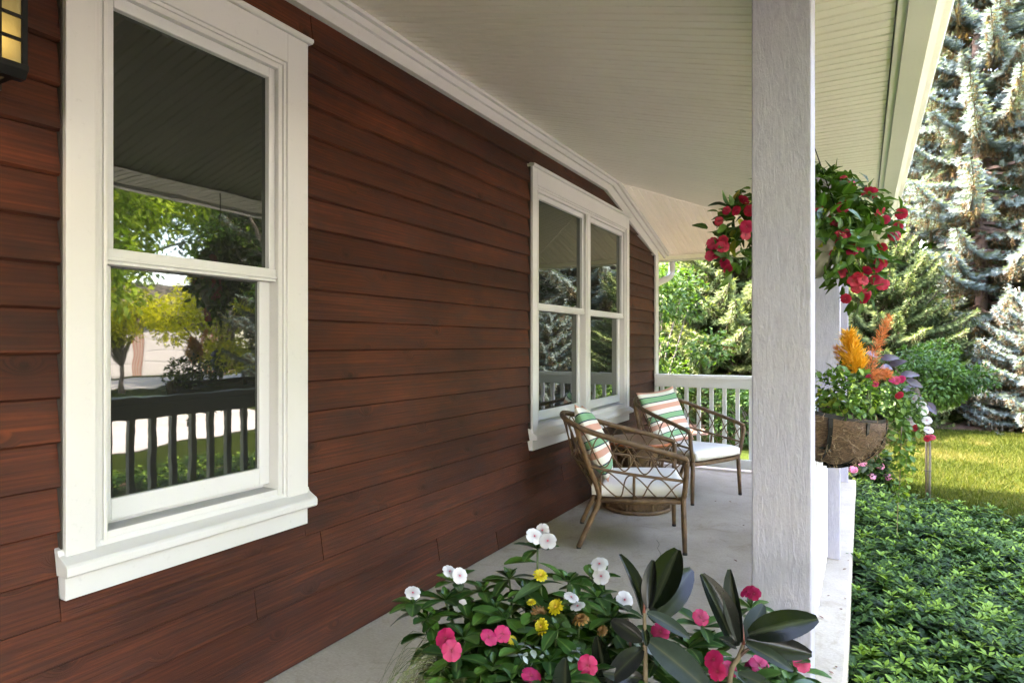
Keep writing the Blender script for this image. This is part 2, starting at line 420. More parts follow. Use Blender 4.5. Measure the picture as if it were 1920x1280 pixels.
for k in range(0, 21):
    z0 = k*EXP+(.004 if k == 0 else 0); z1 = (k+1)*EXP+.012
    if k == 20: z1 = 2.52
    spans = [(-2.6, 6.262)]
    for a, b in WIN:
        if z1-.012 > WZ0+.055 and z0 < WZ1-.03:
            spans = [q for s in spans for q in ((s[0], a-.004), (b+.004, s[1]))] if any(s[0] < a < s[1] for s in spans) and False else sum([[(s[0], a-.003), (b+.003, s[1])] if s[0] < a and s[1] > b else [s] for s in spans], [])
    out = []
    for s in spans:
        cuts = [s[0]]
        y = s[0]
        while s[1]-y > 3.0:
            y += random.uniform(1.5, 2.6)
            if k == 19: y = 2.93 if cuts[-1] < 2.9 else y
            if k == 3 and len(cuts) == 2: y = 1.78
            if s[1]-y < .5: break
            cuts.append(y)
        cuts.append(s[1]); out += list(zip(cuts[:-1], cuts[1:]))
    for y0, y1 in out:
        yb = y1
        j = random.uniform(-.0012, .0012); g = .0012
        # far end is cut under the raking frieze
        def yclip(z): return y1-g if z < 2.10 or y1 < 4.9 else min(y1-g, 4.874+(2.483-z)/.2675+.18)
        ylo, yhi = yclip(z0), yclip(z1)
        if yhi <= y0+.02: continue
        xb, xt = WX+j+.001, WX-.0225+j
        pts = [(xb, y0+g, z0), (xb-.014, y0+g, z0), (xb-.014, ylo, z0), (xb, ylo, z0),
               (xt, y0+g, z1), (xt-.004, y0+g, z1), (xt-.004, yhi, z1), (xt, yhi, z1)]
        # order: bottom loop then top loop
        # clapboard with an eased butt: face, eased arris, butt, back
        mb = MB(); ce, cd_ = .0065, .0120; f_ = ce/(z1-z0)
        ym = ylo+(yhi-ylo)*f_
        prof = [((xb-cd_, z0), ylo), ((xb-.016, z0), ylo), ((xt-.004, z1), yhi), ((xt, z1), yhi), ((xb+(xt-xb)*f_, z0+ce), ym)]
        for (px_, pz_), ye_ in prof: mb.v += [(px_, y0+g, pz_), (px_, ye_, pz_)]; mb.al += [0, 0]
        for i_ in range(5):
            j_ = (i_+1) % 5; mb.f.append((2*i_, 2*i_+1, 2*j_+1, 2*j_)); mb.mi.append(0)
        mb.f += [(0, 2, 4, 6, 8)[::-1], (1, 3, 5, 7, 9)]; mb.mi += [0, 0]
        mb.obj('siding_board', m_side, wall)
    if k == 4:   # strips that close the course under the window aprons
        for a, b in WIN:
            xt = WX-.0165*.45
            MB().hexa([(WX, a-.003, z0), (WX-.014, a-.003, z0), (WX-.014, b+.003, z0), (WX, b+.003, z0), (xt, a-.003, WZ0-.002), (xt-.004, a-.003, WZ0-.002), (xt-.004, b+.003, WZ0-.002), (xt, b+.003, WZ0-.002)]).obj('siding_board', m_side, wall)
# frieze board, crown, corner board
def rake(name, mat, x0, x1, dz0, dz1, yk, y0=-2.6, y1=6.262, off=0, bev=.002):
    """strip following the ceiling line: level to yk, then falling with the hip"""
    zk = ZC; mb = MB(); s = .2675
    A = [(y0, zk-dz0), (yk, zk-dz0), (y1, zk-dz0-(y1-yk)*s), (y1, zk-dz1-(y1-yk-off)*s), (yk+off, zk-dz1), (y0, zk-dz1)]
    mb.prism(A, 'x', x0, x1); return mb.obj(name, mat, house, bev=bev)
rake('frieze_board', m_trim, -1.874, -1.836, .117, .004, 4.874, off=.20, y1=6.34)
rake('crown_molding', m_trim, -1.836, -1.818, .062, .004, 4.98, off=.10, y1=6.56)
rake('crown_bead', m_trim, -1.818, -1.796, .030, .003, 5.04, off=.05, y1=6.62)
bx(-1.874, -1.8495, 6.2575, 6.2615, 0, 2.12).obj('caulk_gap', m_sheath, house)
cb = bx(-1.874, -1.834, 6.262, 6.36, -.2, 2.13).obj('corner_board', m_trim, house, bev=.002)
bx(-1.95, -1.874, 6.34, 6.362, -.2, 2.13).obj('corner_board', m_trim, house, bev=.002)
# end wall siding beyond the corner
# windows ------------------------------------------------------------
def window(y0, y1, units):
    w = empty('window', (0, 0, 0)); w.parent = house
    C = m_trim; ox = -1.876
    o0, o1 = units[0][0], units[-1][1]
    T = 2.204
    bx(ox, -1.834, y0, o0-.034, .63, 2.345).obj('side_casing', C, w, bev=.0025)
    bx(ox, -1.834, o1+.034, y1, .63, 2.345).obj('side_casing', C, w, bev=.0025)
    bx(ox, -1.834, o0-.034, o1+.034, T+.034, 2.345).obj('head_casing', C, w, bev=.0025)
    MB().prism([(ox, 2.345), (-1.822, 2.345), (-1.815, 2.352), (-1.815, 2.362), (ox, 2.374)], 'y', y0-.012, y1+.012).obj('drip_cap', C, w, bev=.0015)
    bx(ox, -1.8495, y0-.0045, y0-.0005, .60, 2.345).obj('caulk_gap', m_sheath, w)
    # moulded frame, stepping inwards, one mitred ring
    def ring(mb, a0, a1, b0, b1, wd, xf, xbk=-1.95):
        mb.box(xbk, xf, a0, a0+wd, b0, b1); mb.box(xbk, xf, a1-wd, a1, b0, b1)
        mb.box(xbk, xf, a0+wd, a1-wd, b1-wd, b1)
    fr = MB()
    ring(fr, o0-.034, o1+.034, .64, T+.034, .012, -1.8415)
    ring(fr, o0-.022, o1+.022, .642, T+.022, .011, -1.848)
    ring(fr, o0-.011, o1+.011, .644, T+.011, .011, -1.843)
    fr.obj('frame', C, w, bev=.0018)
    for (a, b), (c, d) in zip(units[:-1], units[1:]):
        bx(-1.95, -1.843, b, c, .66, T).obj('mullion', C, w, bev=.003)
        bx(-1.8425, -1.838, b+.018, c-.018, .672, T-.002).obj('mullion_strip', C, w, bev=.0015)
    # sill with a sloping top, and the apron
    MB().prism([(ox, .672), (-1.846, .664), (-1.840, .650), (-1.804, .631), (-1.798, .624), (-1.798, .603), (-1.804, .598), (ox, .598)], 'y', y0-.014, y1+.014).obj('sill', C, w, bev=.002)
    bx(-1.95, -1.8475, o0-.01, o1+.01, .660, .684).obj('sill_track', C, w, bev=.002)
    bx(ox, -1.836, y0, y1, .529, .598).obj('apron', C, w, bev=.0025)
    for a, b in units:
        # upper sash (forward), lower sash (set back), meeting rail between
        su = MB(); xf, xk = -1.862, -1.885; st = .026
        su.box(xk, xf, a, a+st, 1.48, T); su.box(xk, xf, b-st, b, 1.48, T); su.box(xk, xf, a+st, b-st, T-.036, T)
        su.obj('upper_sash', m_sash, w, bev=.003)
        mr = MB(); mr.box(-1.90, -1.858, a, b, 1.453, 1.480); mr.box(-1.90, -1.852, a, b, 1.4445, 1.4535); mr.box(-1.90, -1.856, a, b, 1.434, 1.444)
        mr.obj('meeting_rail', m_sash, w, bev=.002)
        slw = MB(); xf, xk = -1.890, -1.915; st = .044
        slw.box(xk, xf, a, a+.034, .70, 1.434); slw.box(xk, xf, b-st, b, .70, 1.434); slw.box(xk, xf, a+.034, b-st, .70, .762)
        slw.obj('lower_sash', m_sash, w, bev=.003)
        bx(-1.893, -1.882, a+.026, b-.026, 1.478, T-.034).obj('pane', m_glass, w)
        bx(-1.922, -1.903, a+.032, b-.042, .760, 1.436).obj('pane', m_glass, w)
        bx(-1.95, -1.925, a, b, .66, T).obj('jamb_liner', m_sash, w)
    return w
window(.860, 1.686, [(.970, 1.556)])
window(3.538, 5.432, [(3.640, 4.436), (4.532, 5.330)])
# ceiling -----------------------------------------------------------
PR = [(0, .008), (.004, 0), (.043, 0), (.0475, .008), (.0525, .008), (.057, 0), (.096, 0), (.1, .008)]
def strip(name, rows, mat, parent, th=.012):
    """rows: list of (start xyz, end xyz) across the board; thickness added on top"""
    mb = MB(); n = len(rows)
    for a, b in rows: mb.v += [tuple(a), tuple(b)]; mb.al += [0, 0]
    for i in (0, n-1):
        a, b = rows[i]; mb.v += [(a[0], a[1], a[2]+th), (b[0], b[1], b[2]+th)]; mb.al += [0, 0]
    for i in range(n-1): mb.f.append((2*i, 2*i+1, 2*i+3, 2*i+2)); mb.mi.append(0)
    t0, t1 = 2*n, 2*n+2
    for q in ((t0, t0+1, 1, 0), (2*n-2, 2*n-1, t1+1, t1), (t1, t1+1, t0+1, t0)): mb.f.append(q); mb.mi.append(0)
    o = mb.obj(name, mat, parent); return o
ceil_ = empty('porch_ceiling', (0, 0, 0)); ceil_.parent = house
y = -2.0
while y < YE-.001:
    rows = []
    for w_, dz in PR:
        yy = min(y+w_, YE); xs = max(WX+.02, WX+(yy-HY)); xs = min(xs, XE-.001)
        rows.append(((xs, yy, ZC-SL*(xs-WX)+dz), (XE, yy, ZC-SL*TE+dz)))
    strip('ceiling_board', rows, m_ceil, ceil_); y += .1
x = WX
while x < XE-.001:
    rows = []
    for w_, dz in PR:
        xx = min(x+w_, XE); ys = min(HY+(xx-WX), YE-.001)
        rows.append(((xx, ys, ZC-SL*(ys-HY)+dz), (xx, YE, ZC-SL*TE+dz)))
    strip('ceiling_board', rows, m_ceil, ceil_); x += .1
soff = empty('eave_soffit', (0, 0, 0)); soff.parent = house
XO, YO = .0825, 7.02
y = -2.0
while y < YO-.001:
    rows = []
    for w_, dz in PR:
        yy = min(y+w_, YO); xs = XE if yy < YE else min(XE+(yy-YE), XO-.001)
        rows.append(((xs, yy, ZS+dz), (XO, yy, ZS+dz)))
    strip('soffit_board', rows, m_soff, soff); y += .1
x = -3.0
while x < XO-.001:
    rows = []
    for w_, dz in PR:
        xx = min(x+w_, XO); ys = YE if xx < XE else min(YE+(xx-XE), YO-.001)
        if xx < -1.85: ys = 6.35
        rows.append(((xx, ys, ZS+dz), (xx, YO, ZS+dz)))
    strip('soffit_board', rows, m_soff, soff); x += .1
# trim along the hip and along the change of slope
def seam(name, a, b, wd, th, mat, parent):
    a, b = Vector(a), Vector(b); d = (b-a).normalized(); s = d.cross(Vector((0, 0, 1))).normalized()*wd/2; u = Vector((0, 0, th))
    return MB().hexa([a-s-u, a+s-u, b+s-u, b-s-u, a-s+u*.3, a+s+u*.3, b+s+u*.3, b-s+u*.3]).obj(name, mat, parent, bev=.001)
seam('hip_seam', (WX+.02, HY+.02, ZC-.006), (XE, YE, ZS), .022, .006, m_ceil, house)
seam('eave_seam', (XE, -2, ZS+.001), (XE, YE, ZS+.001), .03, .005, m_ceil, house)
seam('eave_seam', (-1.85, YE, ZS+.001), (XE, YE, ZS+.001), .03, .005, m_ceil, house)
# fascia, gutter
bx(.086, .112, -2, 7.056, 2.158, 2.34).obj('fascia', m_gutter, house, bev=.002)
bx(-3, .086, 7.03, 7.056, 2.158, 2.34).obj('fascia', m_gutter, house, bev=.002)
GP = [(.112, 2.152), (.180, 2.152), (.186, 2.158), (.190, 2.185), (.212, 2.205), (.232, 2.215), (.240, 2.232), (.240, 2.262), (.226, 2.262), (.226, 2.236), (.180, 2.20), (.176, 2.160), (.116, 2.160), (.116, 2.262), (.112, 2.262)]
MB().prism(GP, 'y', -2, 7.18).obj('gutter', m_gutter, house, bev=.001)
GP2 = [(7.056+(a-.112), z) for a, z in GP]
MB().prism(GP2, 'x', -3, .112).obj('gutter', m_gutter, house, bev=.001)
# downspout elbow at the far corner of the wall
ds = MB()
dp = smooth_path([(-1.90, 7.12, 2.16), (-1.90, 7.12, 2.06), (-1.90, 7.02, 1.97), (-1.90, 6.56, 1.86), (-1.90, 6.42, 1.80), (-1.90, 6.41, 1.68)], 4)+[Vector((-1.90, 6.41, .0))]
ds.tube(dp, .036, 10).obj('downspout', m_trim, house, smooth=True)
# roof
e = 2.27; rz = 3.45
rv = [(.13, -8, e), (.13, 7.08, e), (-9, 7.08, e), (-9, -8, e), (-4.4, -3.6, rz), (-4.4, 2.6, rz)]
rf = [(0, 1, 5, 4), (1, 2, 5), (2, 3, 4, 5), (3, 0, 4)]
rt = [(x_, y_, z_+.05) for x_, y_, z_ in rv]
me = bpy.data.meshes.new('roof'); n_ = 6
me.from_pydata(rv+rt, [], [tuple(reversed(f)) for f in rf]+[tuple(i+6 for i in f) for f in rf]+[(0, 6, 7, 1), (1, 7, 8, 2), (2, 8, 9, 3), (3, 9, 6, 0)])
link('roof', me, house, [m_shingle])

# ============================================================ PORCH
fl = bx(-1.876, -.049, -3, 6.37, -.30, 0).obj('porch_floor', m_floor, bev=.014, seg=3); tag(fl, kind='structure')
def post(y, label):
    o = empty('porch_post', (-.179, y+.07, 0), 0, label, 'post', 'white rough sawn porch posts')
    a = bx(-.0695, .0695, -.07, .07, 0, ZS+.03).obj('shaft', m_post, o, bev=.004, seg=3)
    return o
post(1.70, 'nearest thick white rough sawn post, full height in front')
post(3.95, 'second white porch post, just behind the hanging flower basket')
post(6.20, 'farthest white porch post at the end corner of the slab')
def railing(label, length, ax):
    """local frame: x along the rail, y = outer side positive"""
    r = empty('porch_railing', (0, 0, 0), 0, label, 'railing', 'white porch railings')
    bx(0, length, -.05, .045, .872, .910).obj('top_rail', m_rail, r, bev=.004)
    bx(0, length, -.026, .004, .785, .872).obj('face_board', m_rail, r, bev=.002)
    bx(0, length, -.026, .004, .023, .114).obj('bottom_rail', m_rail, r, bev=.002)
    n = int(round(length/.1235)); p = length/n
    me = bx(-.0175, .0175, .0045, .0395, .028, .858).mesh('baluster', [m_rail])
    for i in range(n):
        b = link('baluster', me, r); b.location = (p*(i+.5), 0, 0)
        md = b.modifiers.new('bevel', 'BEVEL'); md.width = .002; md.segments = 1
    return r
r1 = railing('side railing between the near post and the second post, planter hooked over it', 3.95-1.84, 'y')
r1.location = (-.2095, 1.84, 0); r1.rotation_euler = (0, 0, R(90)); r1.scale = (1, -1, 1)
r2 = railing('side railing between the second and the farthest post', 6.20-4.09, 'y')
r2.location = (-.2095, 4.09, 0); r2.rotation_euler = (0, 0, R(90)); r2.scale = (1, -1, 1)
r3 = railing('white railing across the far end of the porch behind the chairs', 1.834-.252, 'x')
r3.location = (-1.834, 6.255, 0)
# ============================================================ LANTERN
m_lpane, t, p = M('seeded_amber_glass')
p.inputs['Base Color'].default_value = (.26, .27, .17, 1); p.inputs['Roughness'].default_value = .25
p.inputs['Transmission Weight'].default_value = .35
tr = t.new('ShaderNodeBsdfTranslucent'); tr.inputs[0].default_value = (.30, .29, .18, 1)
ms = t.new('ShaderNodeMixShader'); ms.inputs[0].default_value = .55
t.link(p.outputs[0], ms.inputs[1]); t.link(tr.outputs[0], ms.inputs[2]); t.link(ms.outputs[0], t.n['Material Output'].inputs[0])
bump(t, p, noise(t, coords(t), 70, 2), .6, .004)
m_bulb, t, p = M('lit_bulb'); p.inputs['Base Color'].default_value = (.8, .6, .35, 1)
p.inputs['Emission Color'].default_value = (1, .62, .25, 1); p.inputs['Emission Strength'].default_value = .14
lan = empty('wall_lantern', (-1.72, .61, 1.82), 0, 'black wall lantern with small amber panes and a lit bulb', 'lantern')
hw = .082; H = .235
cg = MB()
for sx in (-1, 1):
    for sy in (-1, 1): cg.box(sx*hw-.006*(1+sx), sx*hw+.006*(1-sx), sy*hw-.006*(1+sy), sy*hw+.006*(1-sy), 0, H)
for z0 in (0, H-.014):
    cg.box(hw-.012, hw+.0015, -hw-.0015, hw+.0015, z0, z0+.014); cg.box(-hw-.0015, -hw+.012, -hw-.0015, hw+.0015, z0, z0+.014)
    cg.box(-hw+.012, hw-.012, hw-.012, hw+.0015, z0, z0+.014); cg.box(-hw+.012, hw-.012, -hw-.0015, -hw+.012, z0, z0+.014)
cg.obj('cage', m_dark, lan, bev=.0015)
gl = MB(); w3 = 2*hw/3
for f in (-1, 1):
    for i in (-1, 1):
        gl.box(f*hw-.003, f*hw+.003, i*w3/2-.004, i*w3/2+.004, .014, H-.014); gl.box(i*w3/2-.004, i*w3/2+.004, f*hw-.003, f*hw+.003, .014, H-.014)
    for k in (1, 2, 3):
        z = .014+k*.0517
        gl.box(f*hw-.0025, f*hw+.0025, -hw+.012, hw-.012, z-.0035, z+.0035); gl.box(-hw+.012, hw-.012, f*hw-.0025, f*hw+.0025, z-.0035, z+.0035)
gl.obj('glazing_bars', m_dark, lan)
for f in (-1, 1):
    bx(f*(hw-.006)-.0012, f*(hw-.006)+.0012, -hw+.012, hw-.012, .014, H-.014).obj('pane', m_lpane, lan)
    bx(-hw+.012, hw-.012, f*(hw-.006)-.0012, f*(hw-.006)+.0012, .014, H-.014).obj('pane', m_lpane, lan)
MB().prism([(-.098, H), (.098, H), (.098, H+.008), (.03, H+.07), (-.03, H+.07), (-.098, H+.008)], 'y', -.098, .098).obj('cap', m_dark, lan, bev=.002)
for sg in (-1, 1): MB().prism([(sg*.07, -.016), (sg*.045, -.016), (sg*.045, 0), (sg*hw, 0)], 'y', -hw, hw).obj('base_rim', m_dark, lan)
bx(-.13, -.115, -.06, .06, -.04, .22).obj('backplate', m_dark, lan, bev=.003)
bx(-.12, -.07, -.012, .012, .10, .124).obj('arm', m_dark, lan)
MB().lathe([(.001, -.022), (.014, -.018), (.022, 0), (.024, .02), (.018, .05), (.010, .075), (.010, .11), (.001, .112)], 16).obj('bulb', m_bulb, lan, smooth=True)
pl = bpy.data.lights.new('lantern_light', 'POINT'); pl.energy = .07; pl.color = (1, .76, .42); pl.shadow_soft_size = .02
po = bpy.data.objects.new('lantern_light', pl); COL.objects.link(po); po.location = (.035, .0, .06); po.parent = lan

# ============================================================ FURNITURE
def chair(loc, rz, label, plabel, prz, poff):
    c = empty('rattan_armchair', loc, rz, label, 'armchair', 'rattan armchairs on the porch')
    # arm and back rail: one bent cane
    half = [(.315, -.325, .545), (.29, -.33, .562), (.15, -.332, .600), (-.08, -.322, .655), (-.26, -.29, .705), (-.36, -.21, .742), (-.405, -.10, .762)]
    path = half+[(-.415, 0, .768)]+[(x, -y, z) for x, y, z in reversed(half)]
    sp = smooth_path(path, 6)
    MB().tube(sp, .0165, 10).obj('arm_rail', m_rat, c, smooth=True)
    # front hoop: down from the arms, across the front of the seat
    hp = [(.315, -.325, .545), (.312, -.312, .45), (.305, -.285, .345), (.298, -.265, .312), (.292, -.22, .298), (.288, 0, .294)]
    hp = hp+[(x, -y, z) for x, y, z in reversed(hp[:-1])]
    MB().tube(smooth_path(hp, 6), .0155, 10).obj('front_frame', m_rat, c, smooth=True)
    for s in (-1, 1):
        MB().tube([(.300, s*.275, .325), (.304, s*.283, .15), (.308, s*.29, .012)], [.0165, .016, .0135], 10).obj('leg', m_rat, c, smooth=True)
        MB().tube([(.308, s*.29, 0), (.308, s*.29, .014)], .0142, 10).obj('foot_cap', m_rubber, c)
        rp = smooth_path([(-.30, s*.262, .012), (-.235, s*.262, .16), (-.185, s*.262, .275), (-.19, s*.265, .36), (-.25, s*.275, .52), (-.318, s*.262, .722)], 6)
        MB().tube(rp, .0160, 10).obj('rear_leg', m_rat, c, smooth=True)
        MB().tube([(-.30, s*.262, 0), (-.30, s*.262, .014)], .0142, 10).obj('foot_cap', m_rubber, c)
        MB().tube([(.302, s*.268, .300), (.05, s*.275, .294), (-.20, s*.262, .292)], .0150, 10).obj('side_rail', m_rat, c, smooth=True)
        MB().tube([(.02, s*.275, .30), (.02, s*.31, .455)], .008, 8).obj('strut', m_rat, c, smooth=True)
    MB().tube([(-.195, -.262, .29), (-.20, .262, .29)], .014, 10).obj('back_rail', m_rat, c, smooth=True)
    # mid rail round the back
    mh = [(.31, -.305, .425), (.05, -.312, .452), (-.15, -.30, .478), (-.27, -.255, .50), (-.335, -.14, .515)]
    mp = smooth_path(mh+[(-.35, 0, .52)]+[(x, -y, z) for x, y, z in reversed(mh)], 6)
    MB().tube(mp, .0085, 8).obj('middle_rail', m_rat, c, smooth=True)
    # curled lattice
    def resample(P, n):
        L = [0]
        for a, b in zip(P[:-1], P[1:]): L.append(L[-1]+(b-a).length)
        out = []
        for i in range(n):
            t = L[-1]*i/(n-1); k = max(j for j in range(len(L)) if L[j] <= t+1e-9); k = min(k, len(P)-2)
            out.append(P[k].lerp(P[k+1], (t-L[k])/max(1e-9, L[k+1]-L[k])))
        return out
    N = 15*16+1
    top = resample(sp, N); mid = resample(mp, N)
    for ph in (0, 1):
        pts = []
        for i in range(N):
            w = .5-.5*math.cos(math.pi*(i/16.+ph)); w = .07+.86*w
            # widen the loops so neighbours kiss like bent cane rings
            pts.append(mid[i].lerp(top[i], w)+Vector((0, 0, 0)))
        MB().tube(pts, .0042, 6).obj('lattice_strand', m_rat, c, smooth=True)
    for s in (-1, 1):
        seat = [Vector((.29-.47*i/48, s*.274, .305)) for i in range(49)]
        mm = [p_ for p_ in mp if p_.y*s > .24]; mm = sorted(mm, key=lambda q: -q.x); mm = resample([Vector(q) for q in mm], 49)
        for ph in (0, 1):
            pts = [seat[i].lerp(mm[i], .05+.9*(.5-.5*math.cos(math.pi*(i/12.+ph)))) for i in range(49)]
            MB().tube(pts, .0042, 6).obj('lattice_strand', m_rat, c, smooth=True)
    bk = [Vector((-.20, -.25+.5*i/48, .30)) for i in range(49)]
    mm = [p_ for p_ in mp if p_.x < -.24]; mm = sorted(mm, key=lambda q: q.y); mm = resample(mm, 49)
    for ph in (0, 1):
        MB().tube([bk[i].lerp(mm[i], .05+.9*(.5-.5*math.cos(math.pi*(i/12.+ph)))) for i in range(49)], .0042, 6).obj('lattice_strand', m_rat, c, smooth=True)
    # woven seat deck
    dk = MB()
    for i in range(24): y_ = -.255+.51*i/23; dk.tube([(.285, y_, .30), (-.195, y_, .292)], .0052, 5)
    o = dk.obj('seat_deck', m_rat, c, smooth=True); o['kind'] = 'stuff'
    # cushion
    g = MB(); nx = ny = 14; hx, hy = .265, .262
    def cush(u, v, side):
        e = (1-abs(u)**7)*(1-abs(v)**7); x = u*hx*(1-.03*v*v); y_ = v*hy*(1-.03*u*u)
        return (x, y_, side*(.020+.021*e**.5)+.003*math.sin(5*u+3*v))
    return c, cush
def pillowy(name, mat, hx, hy, th, edge, parent, n=16, uv=False, flat=3.0, pinch=.06, crease=0, seed=0):
    V = []; Fq = []; UV = []
    r_ = random.Random(seed); ph = [r_.uniform(0, 6) for _ in range(4)]
    for side in (1, -1):
        for i in range(n+1):
            for j in range(n+1):
                u, v = -1+2*i/n, -1+2*j/n
                e = max(0, (1-abs(u)**flat)*(1-abs(v)**flat))**.5
                x = u*hx*(1-pinch*(1-v*v)); y_ = v*hy*(1-pinch*(1-u*u))
                z = side*(edge+th*e)+crease*(math.sin(4*u+ph[0])*math.sin(3*v+ph[1])+.6*math.sin(7*v+ph[2]+2*u))*e
                V.append((x, y_, z)); UV.append((.5+u/2, .5+v/2))
    m = (n+1)**2
    for s in (0, 1):
        for i in range(n):
            for j in range(n):
                a = s*m+i*(n+1)+j; q = (a, a+n+1, a+n+2, a+1)
                Fq.append(q if s == 0 else q[::-1])
    def rim(l):
        for a, b in zip(l[:-1], l[1:]): Fq.append((a, b, b+m, a+m))
    rim([j for j in range(n+1)]); rim([n*(n+1)+j for j in range(n, -1, -1)])
    rim([i*(n+1) for i in range(n, -1, -1)]); rim([i*(n+1)+n for i in range(n+1)])
    me = bpy.data.meshes.new(name); me.from_pydata(V, [], Fq)
    me.polygons.foreach_set('use_smooth', [True]*len(Fq))
    ul = me.uv_layers.new(name='UVMap')
    for lp in me.loops: ul.data[lp.index].uv = UV[lp.vertex_index]
    me.materials.append(mat); me.update()
    return link(name, me, parent)
def full_chair(loc, rz, label, plabel, clabel, seed):
    c, _ = chair(loc, rz, label, plabel, 0, 0)
    mtx = Matrix.Translation(loc) @ Matrix.Rotation(rz, 4, 'Z')
    cu = pillowy('seat_cushion', m_cush, .275, .262, .022, .024, None, 18, flat=9, pinch=.02, crease=.003, seed=seed)
    cu.matrix_world = mtx @ Matrix.Translation((.05, 0, .352)) @ Matrix.Rotation(R(-1.5), 4, 'Y')
    tag(cu, clabel, 'seat cushion', 'cream seat cushions')
    pi_ = pillowy('striped_pillow', m_pil, .235, .245, .075, .002, None, 20, flat=2.2, pinch=.09, crease=.004, seed=seed+5)
    tag(pi_, plabel, 'pillow', 'striped pillows')
    return c, pi_, mtx
c1o, c1p, m1 = full_chair((-1.279, 3.773, 0), math.atan2(.354, .935), 'nearer rattan armchair, side on, in front of the double window', 'green, pink and navy striped pillow leaning in the nearer armchair', 'cream cushion on the seat of the nearer armchair', 1)
c2o, c2p, m2 = full_chair((-1.262, 5.150, 0), math.atan2(-.443, .897), 'farther rattan armchair turned towards the camera by the end railing', 'striped pillow propped against the back of the farther armchair', 'cream cushion on the seat of the farther armchair', 2)
# pillow frame: local x across the chair, local y up the pillow, z out of its face
def place_pillow(o, mtx, x, y, z, lean, roll):
    rot = Matrix(((0, -math.sin(lean), math.cos(lean)), (1, 0, 0), (0, math.cos(lean), math.sin(lean)))).to_4x4()
    o.matrix_world = mtx @ Matrix.Translation((x, y, z)) @ rot @ Matrix.Rotation(roll, 4, 'Z')
place_pillow(c1p, m1, -.215, -.02, .600, R(24), R(-7))
place_pillow(c2p, m2, -.215, .0, .600, R(24), R(5))
# ---- side table
tb = empty('rattan_side_table', (-1.46, 4.50, 0), 0, 'small round rattan table with wooden top between the armchairs', 'side table')
m_top, t, p = M('stained_table_top')
v = coords(t, (1, 9, 1)); c = ramp(t, noise(t, v, 5, 5), [(.3, (.12, .055, .03)), (.7, (.26, .135, .08))]); t.link(c, p.inputs['Base Color']); p.inputs['Roughness'].default_value = .35
m_rim = simple('orange_edge_band', (.35, .09, .02), .4)
# five planks of the round top
for k in range(5):
    xa, xb = -.26+.104*k+.001, -.26+.104*(k+1)-.001; pts = []
    for i in range(7):
        x = xa+(xb-xa)*i/6; pts.append((x, math.sqrt(max(0, .26**2-x*x))))
    poly = pts+[(x, -y) for x, y in reversed(pts)]
    poly = [q for i, q in enumerate(poly) if i == 0 or (abs(q[0]-poly[i-1][0])+abs(q[1]-poly[i-1][1])) > 1e-4]
    MB().prism(poly, 'z', .485, .506).obj('top_plank', m_top, tb, bev=.001)
MB().lathe([(.262, .482), (.268, .484), (.268, .502), (.262, .504)], 40).obj('edge_band', m_rim, tb, smooth=True)
for r_, z_, tk, nm in ((.245, .475, .012, 'ring'), (.19, .30, .009, 'ring'), (.175, .24, .008, 'ring'), (.235, .085, .012, 'ring'), (.24, .014, .014, 'ring')):
    MB().tube([(r_*math.cos(a), r_*math.sin(a), z_) for a in np.linspace(0, 2*math.pi, 40, endpoint=False)], tk, 8, closed=True).obj(nm, m_rat, tb, smooth=True)
for i in range(8):
    a = 2*math.pi*i/8; cs, sn = math.cos(a), math.sin(a)
    MB().tube(smooth_path([(.24*cs, .24*sn, .015), (.235*cs, .235*sn, .085), (.18*cs, .18*sn, .27), (.235*cs, .235*sn, .475)], 5), .007, 6).obj('stave', m_rat, tb, smooth=True)
for i in range(12):
    for sgn in (-1, 1):
        pts = []
        for k in range(17):
            q = k/16; a = 2*math.pi*(i/12)+sgn*q*.9; rr = .238-.06*math.sin(math.pi*q); pts.append((rr*math.cos(a), rr*math.sin(a), .09+.375*q))
        MB().tube(pts, .004, 5).obj('lattice_strand', m_rat, tb, smooth=True)
bw = MB()
for k in range(56):
    a = 2*math.pi*k/56
    for sg in (-1, 1): bw.tube([(.232*math.cos(a), .232*math.sin(a), .015), (.232*math.cos(a+sg*.16), .232*math.sin(a+sg*.16), .085)], .0022, 4)
o = bw.obj('woven_base', m_rat, tb, smooth=True); o['kind'] = 'stuff'
MB().lathe([(.225, .012), (.222, .086)], 40).obj('base_drum', m_rat, tb, smooth=True)
MB().lathe([(.150, .09), (.14, .28), (.155, .47)], 24).obj('inner_cane', m_rat, tb, smooth=True)

# ============================================================ GROUND
GZ = -.22
def grass_mat():
    m, t, p = M('mown_grass')
    v = coords(t); a = noise(t, v, .8, 5, .6); b = noise(t, v, 30, 4, .7); big = noise(t, v, .22, 3)
    c = ramp(t, b, [(.25, (.012, .021, .003)), (.75, (.026, .041, .005))])
    c = mix(t, 1.0, c, ramp(t, a, [(.35, (.85, .9, .8)), (.7, (1.25, 1.1, .95))]), 'MULTIPLY')
    t.link(c, p.inputs['Base Color']); p.inputs['Roughness'].default_value = .9; p.inputs['Specular IOR Level'].default_value = .05
    bump(t, p, b, .8, .03); return m
m_grass = grass_mat()
def soil_mat(name, a0, a1, sc=40, bd=.03):
    m, t, p = M(name); v = coords(t); a = noise(t, v, sc, 6, .7); b = noise(t, v, 1.5, 3)
    c = mix(t, .6, ramp(t, a, [(.3, a0), (.7, a1)]), ramp(t, b, [(.3, (.7,)*3), (.7, (1.2,)*3)]), 'MULTIPLY')
    t.link(c, p.inputs['Base Color']); p.inputs['Roughness'].default_value = .95; bump(t, p, a, .9, bd); return m
m_mulch = soil_mat('bark_mulch', (.035, .018, .010), (.16, .085, .05)); m_soil = soil_mat('potting_soil', (.012, .009, .007), (.05, .035, .025), 90)
m_asph = concrete('driveway_concrete', (.40, .375, .36), (.54, .515, .49))
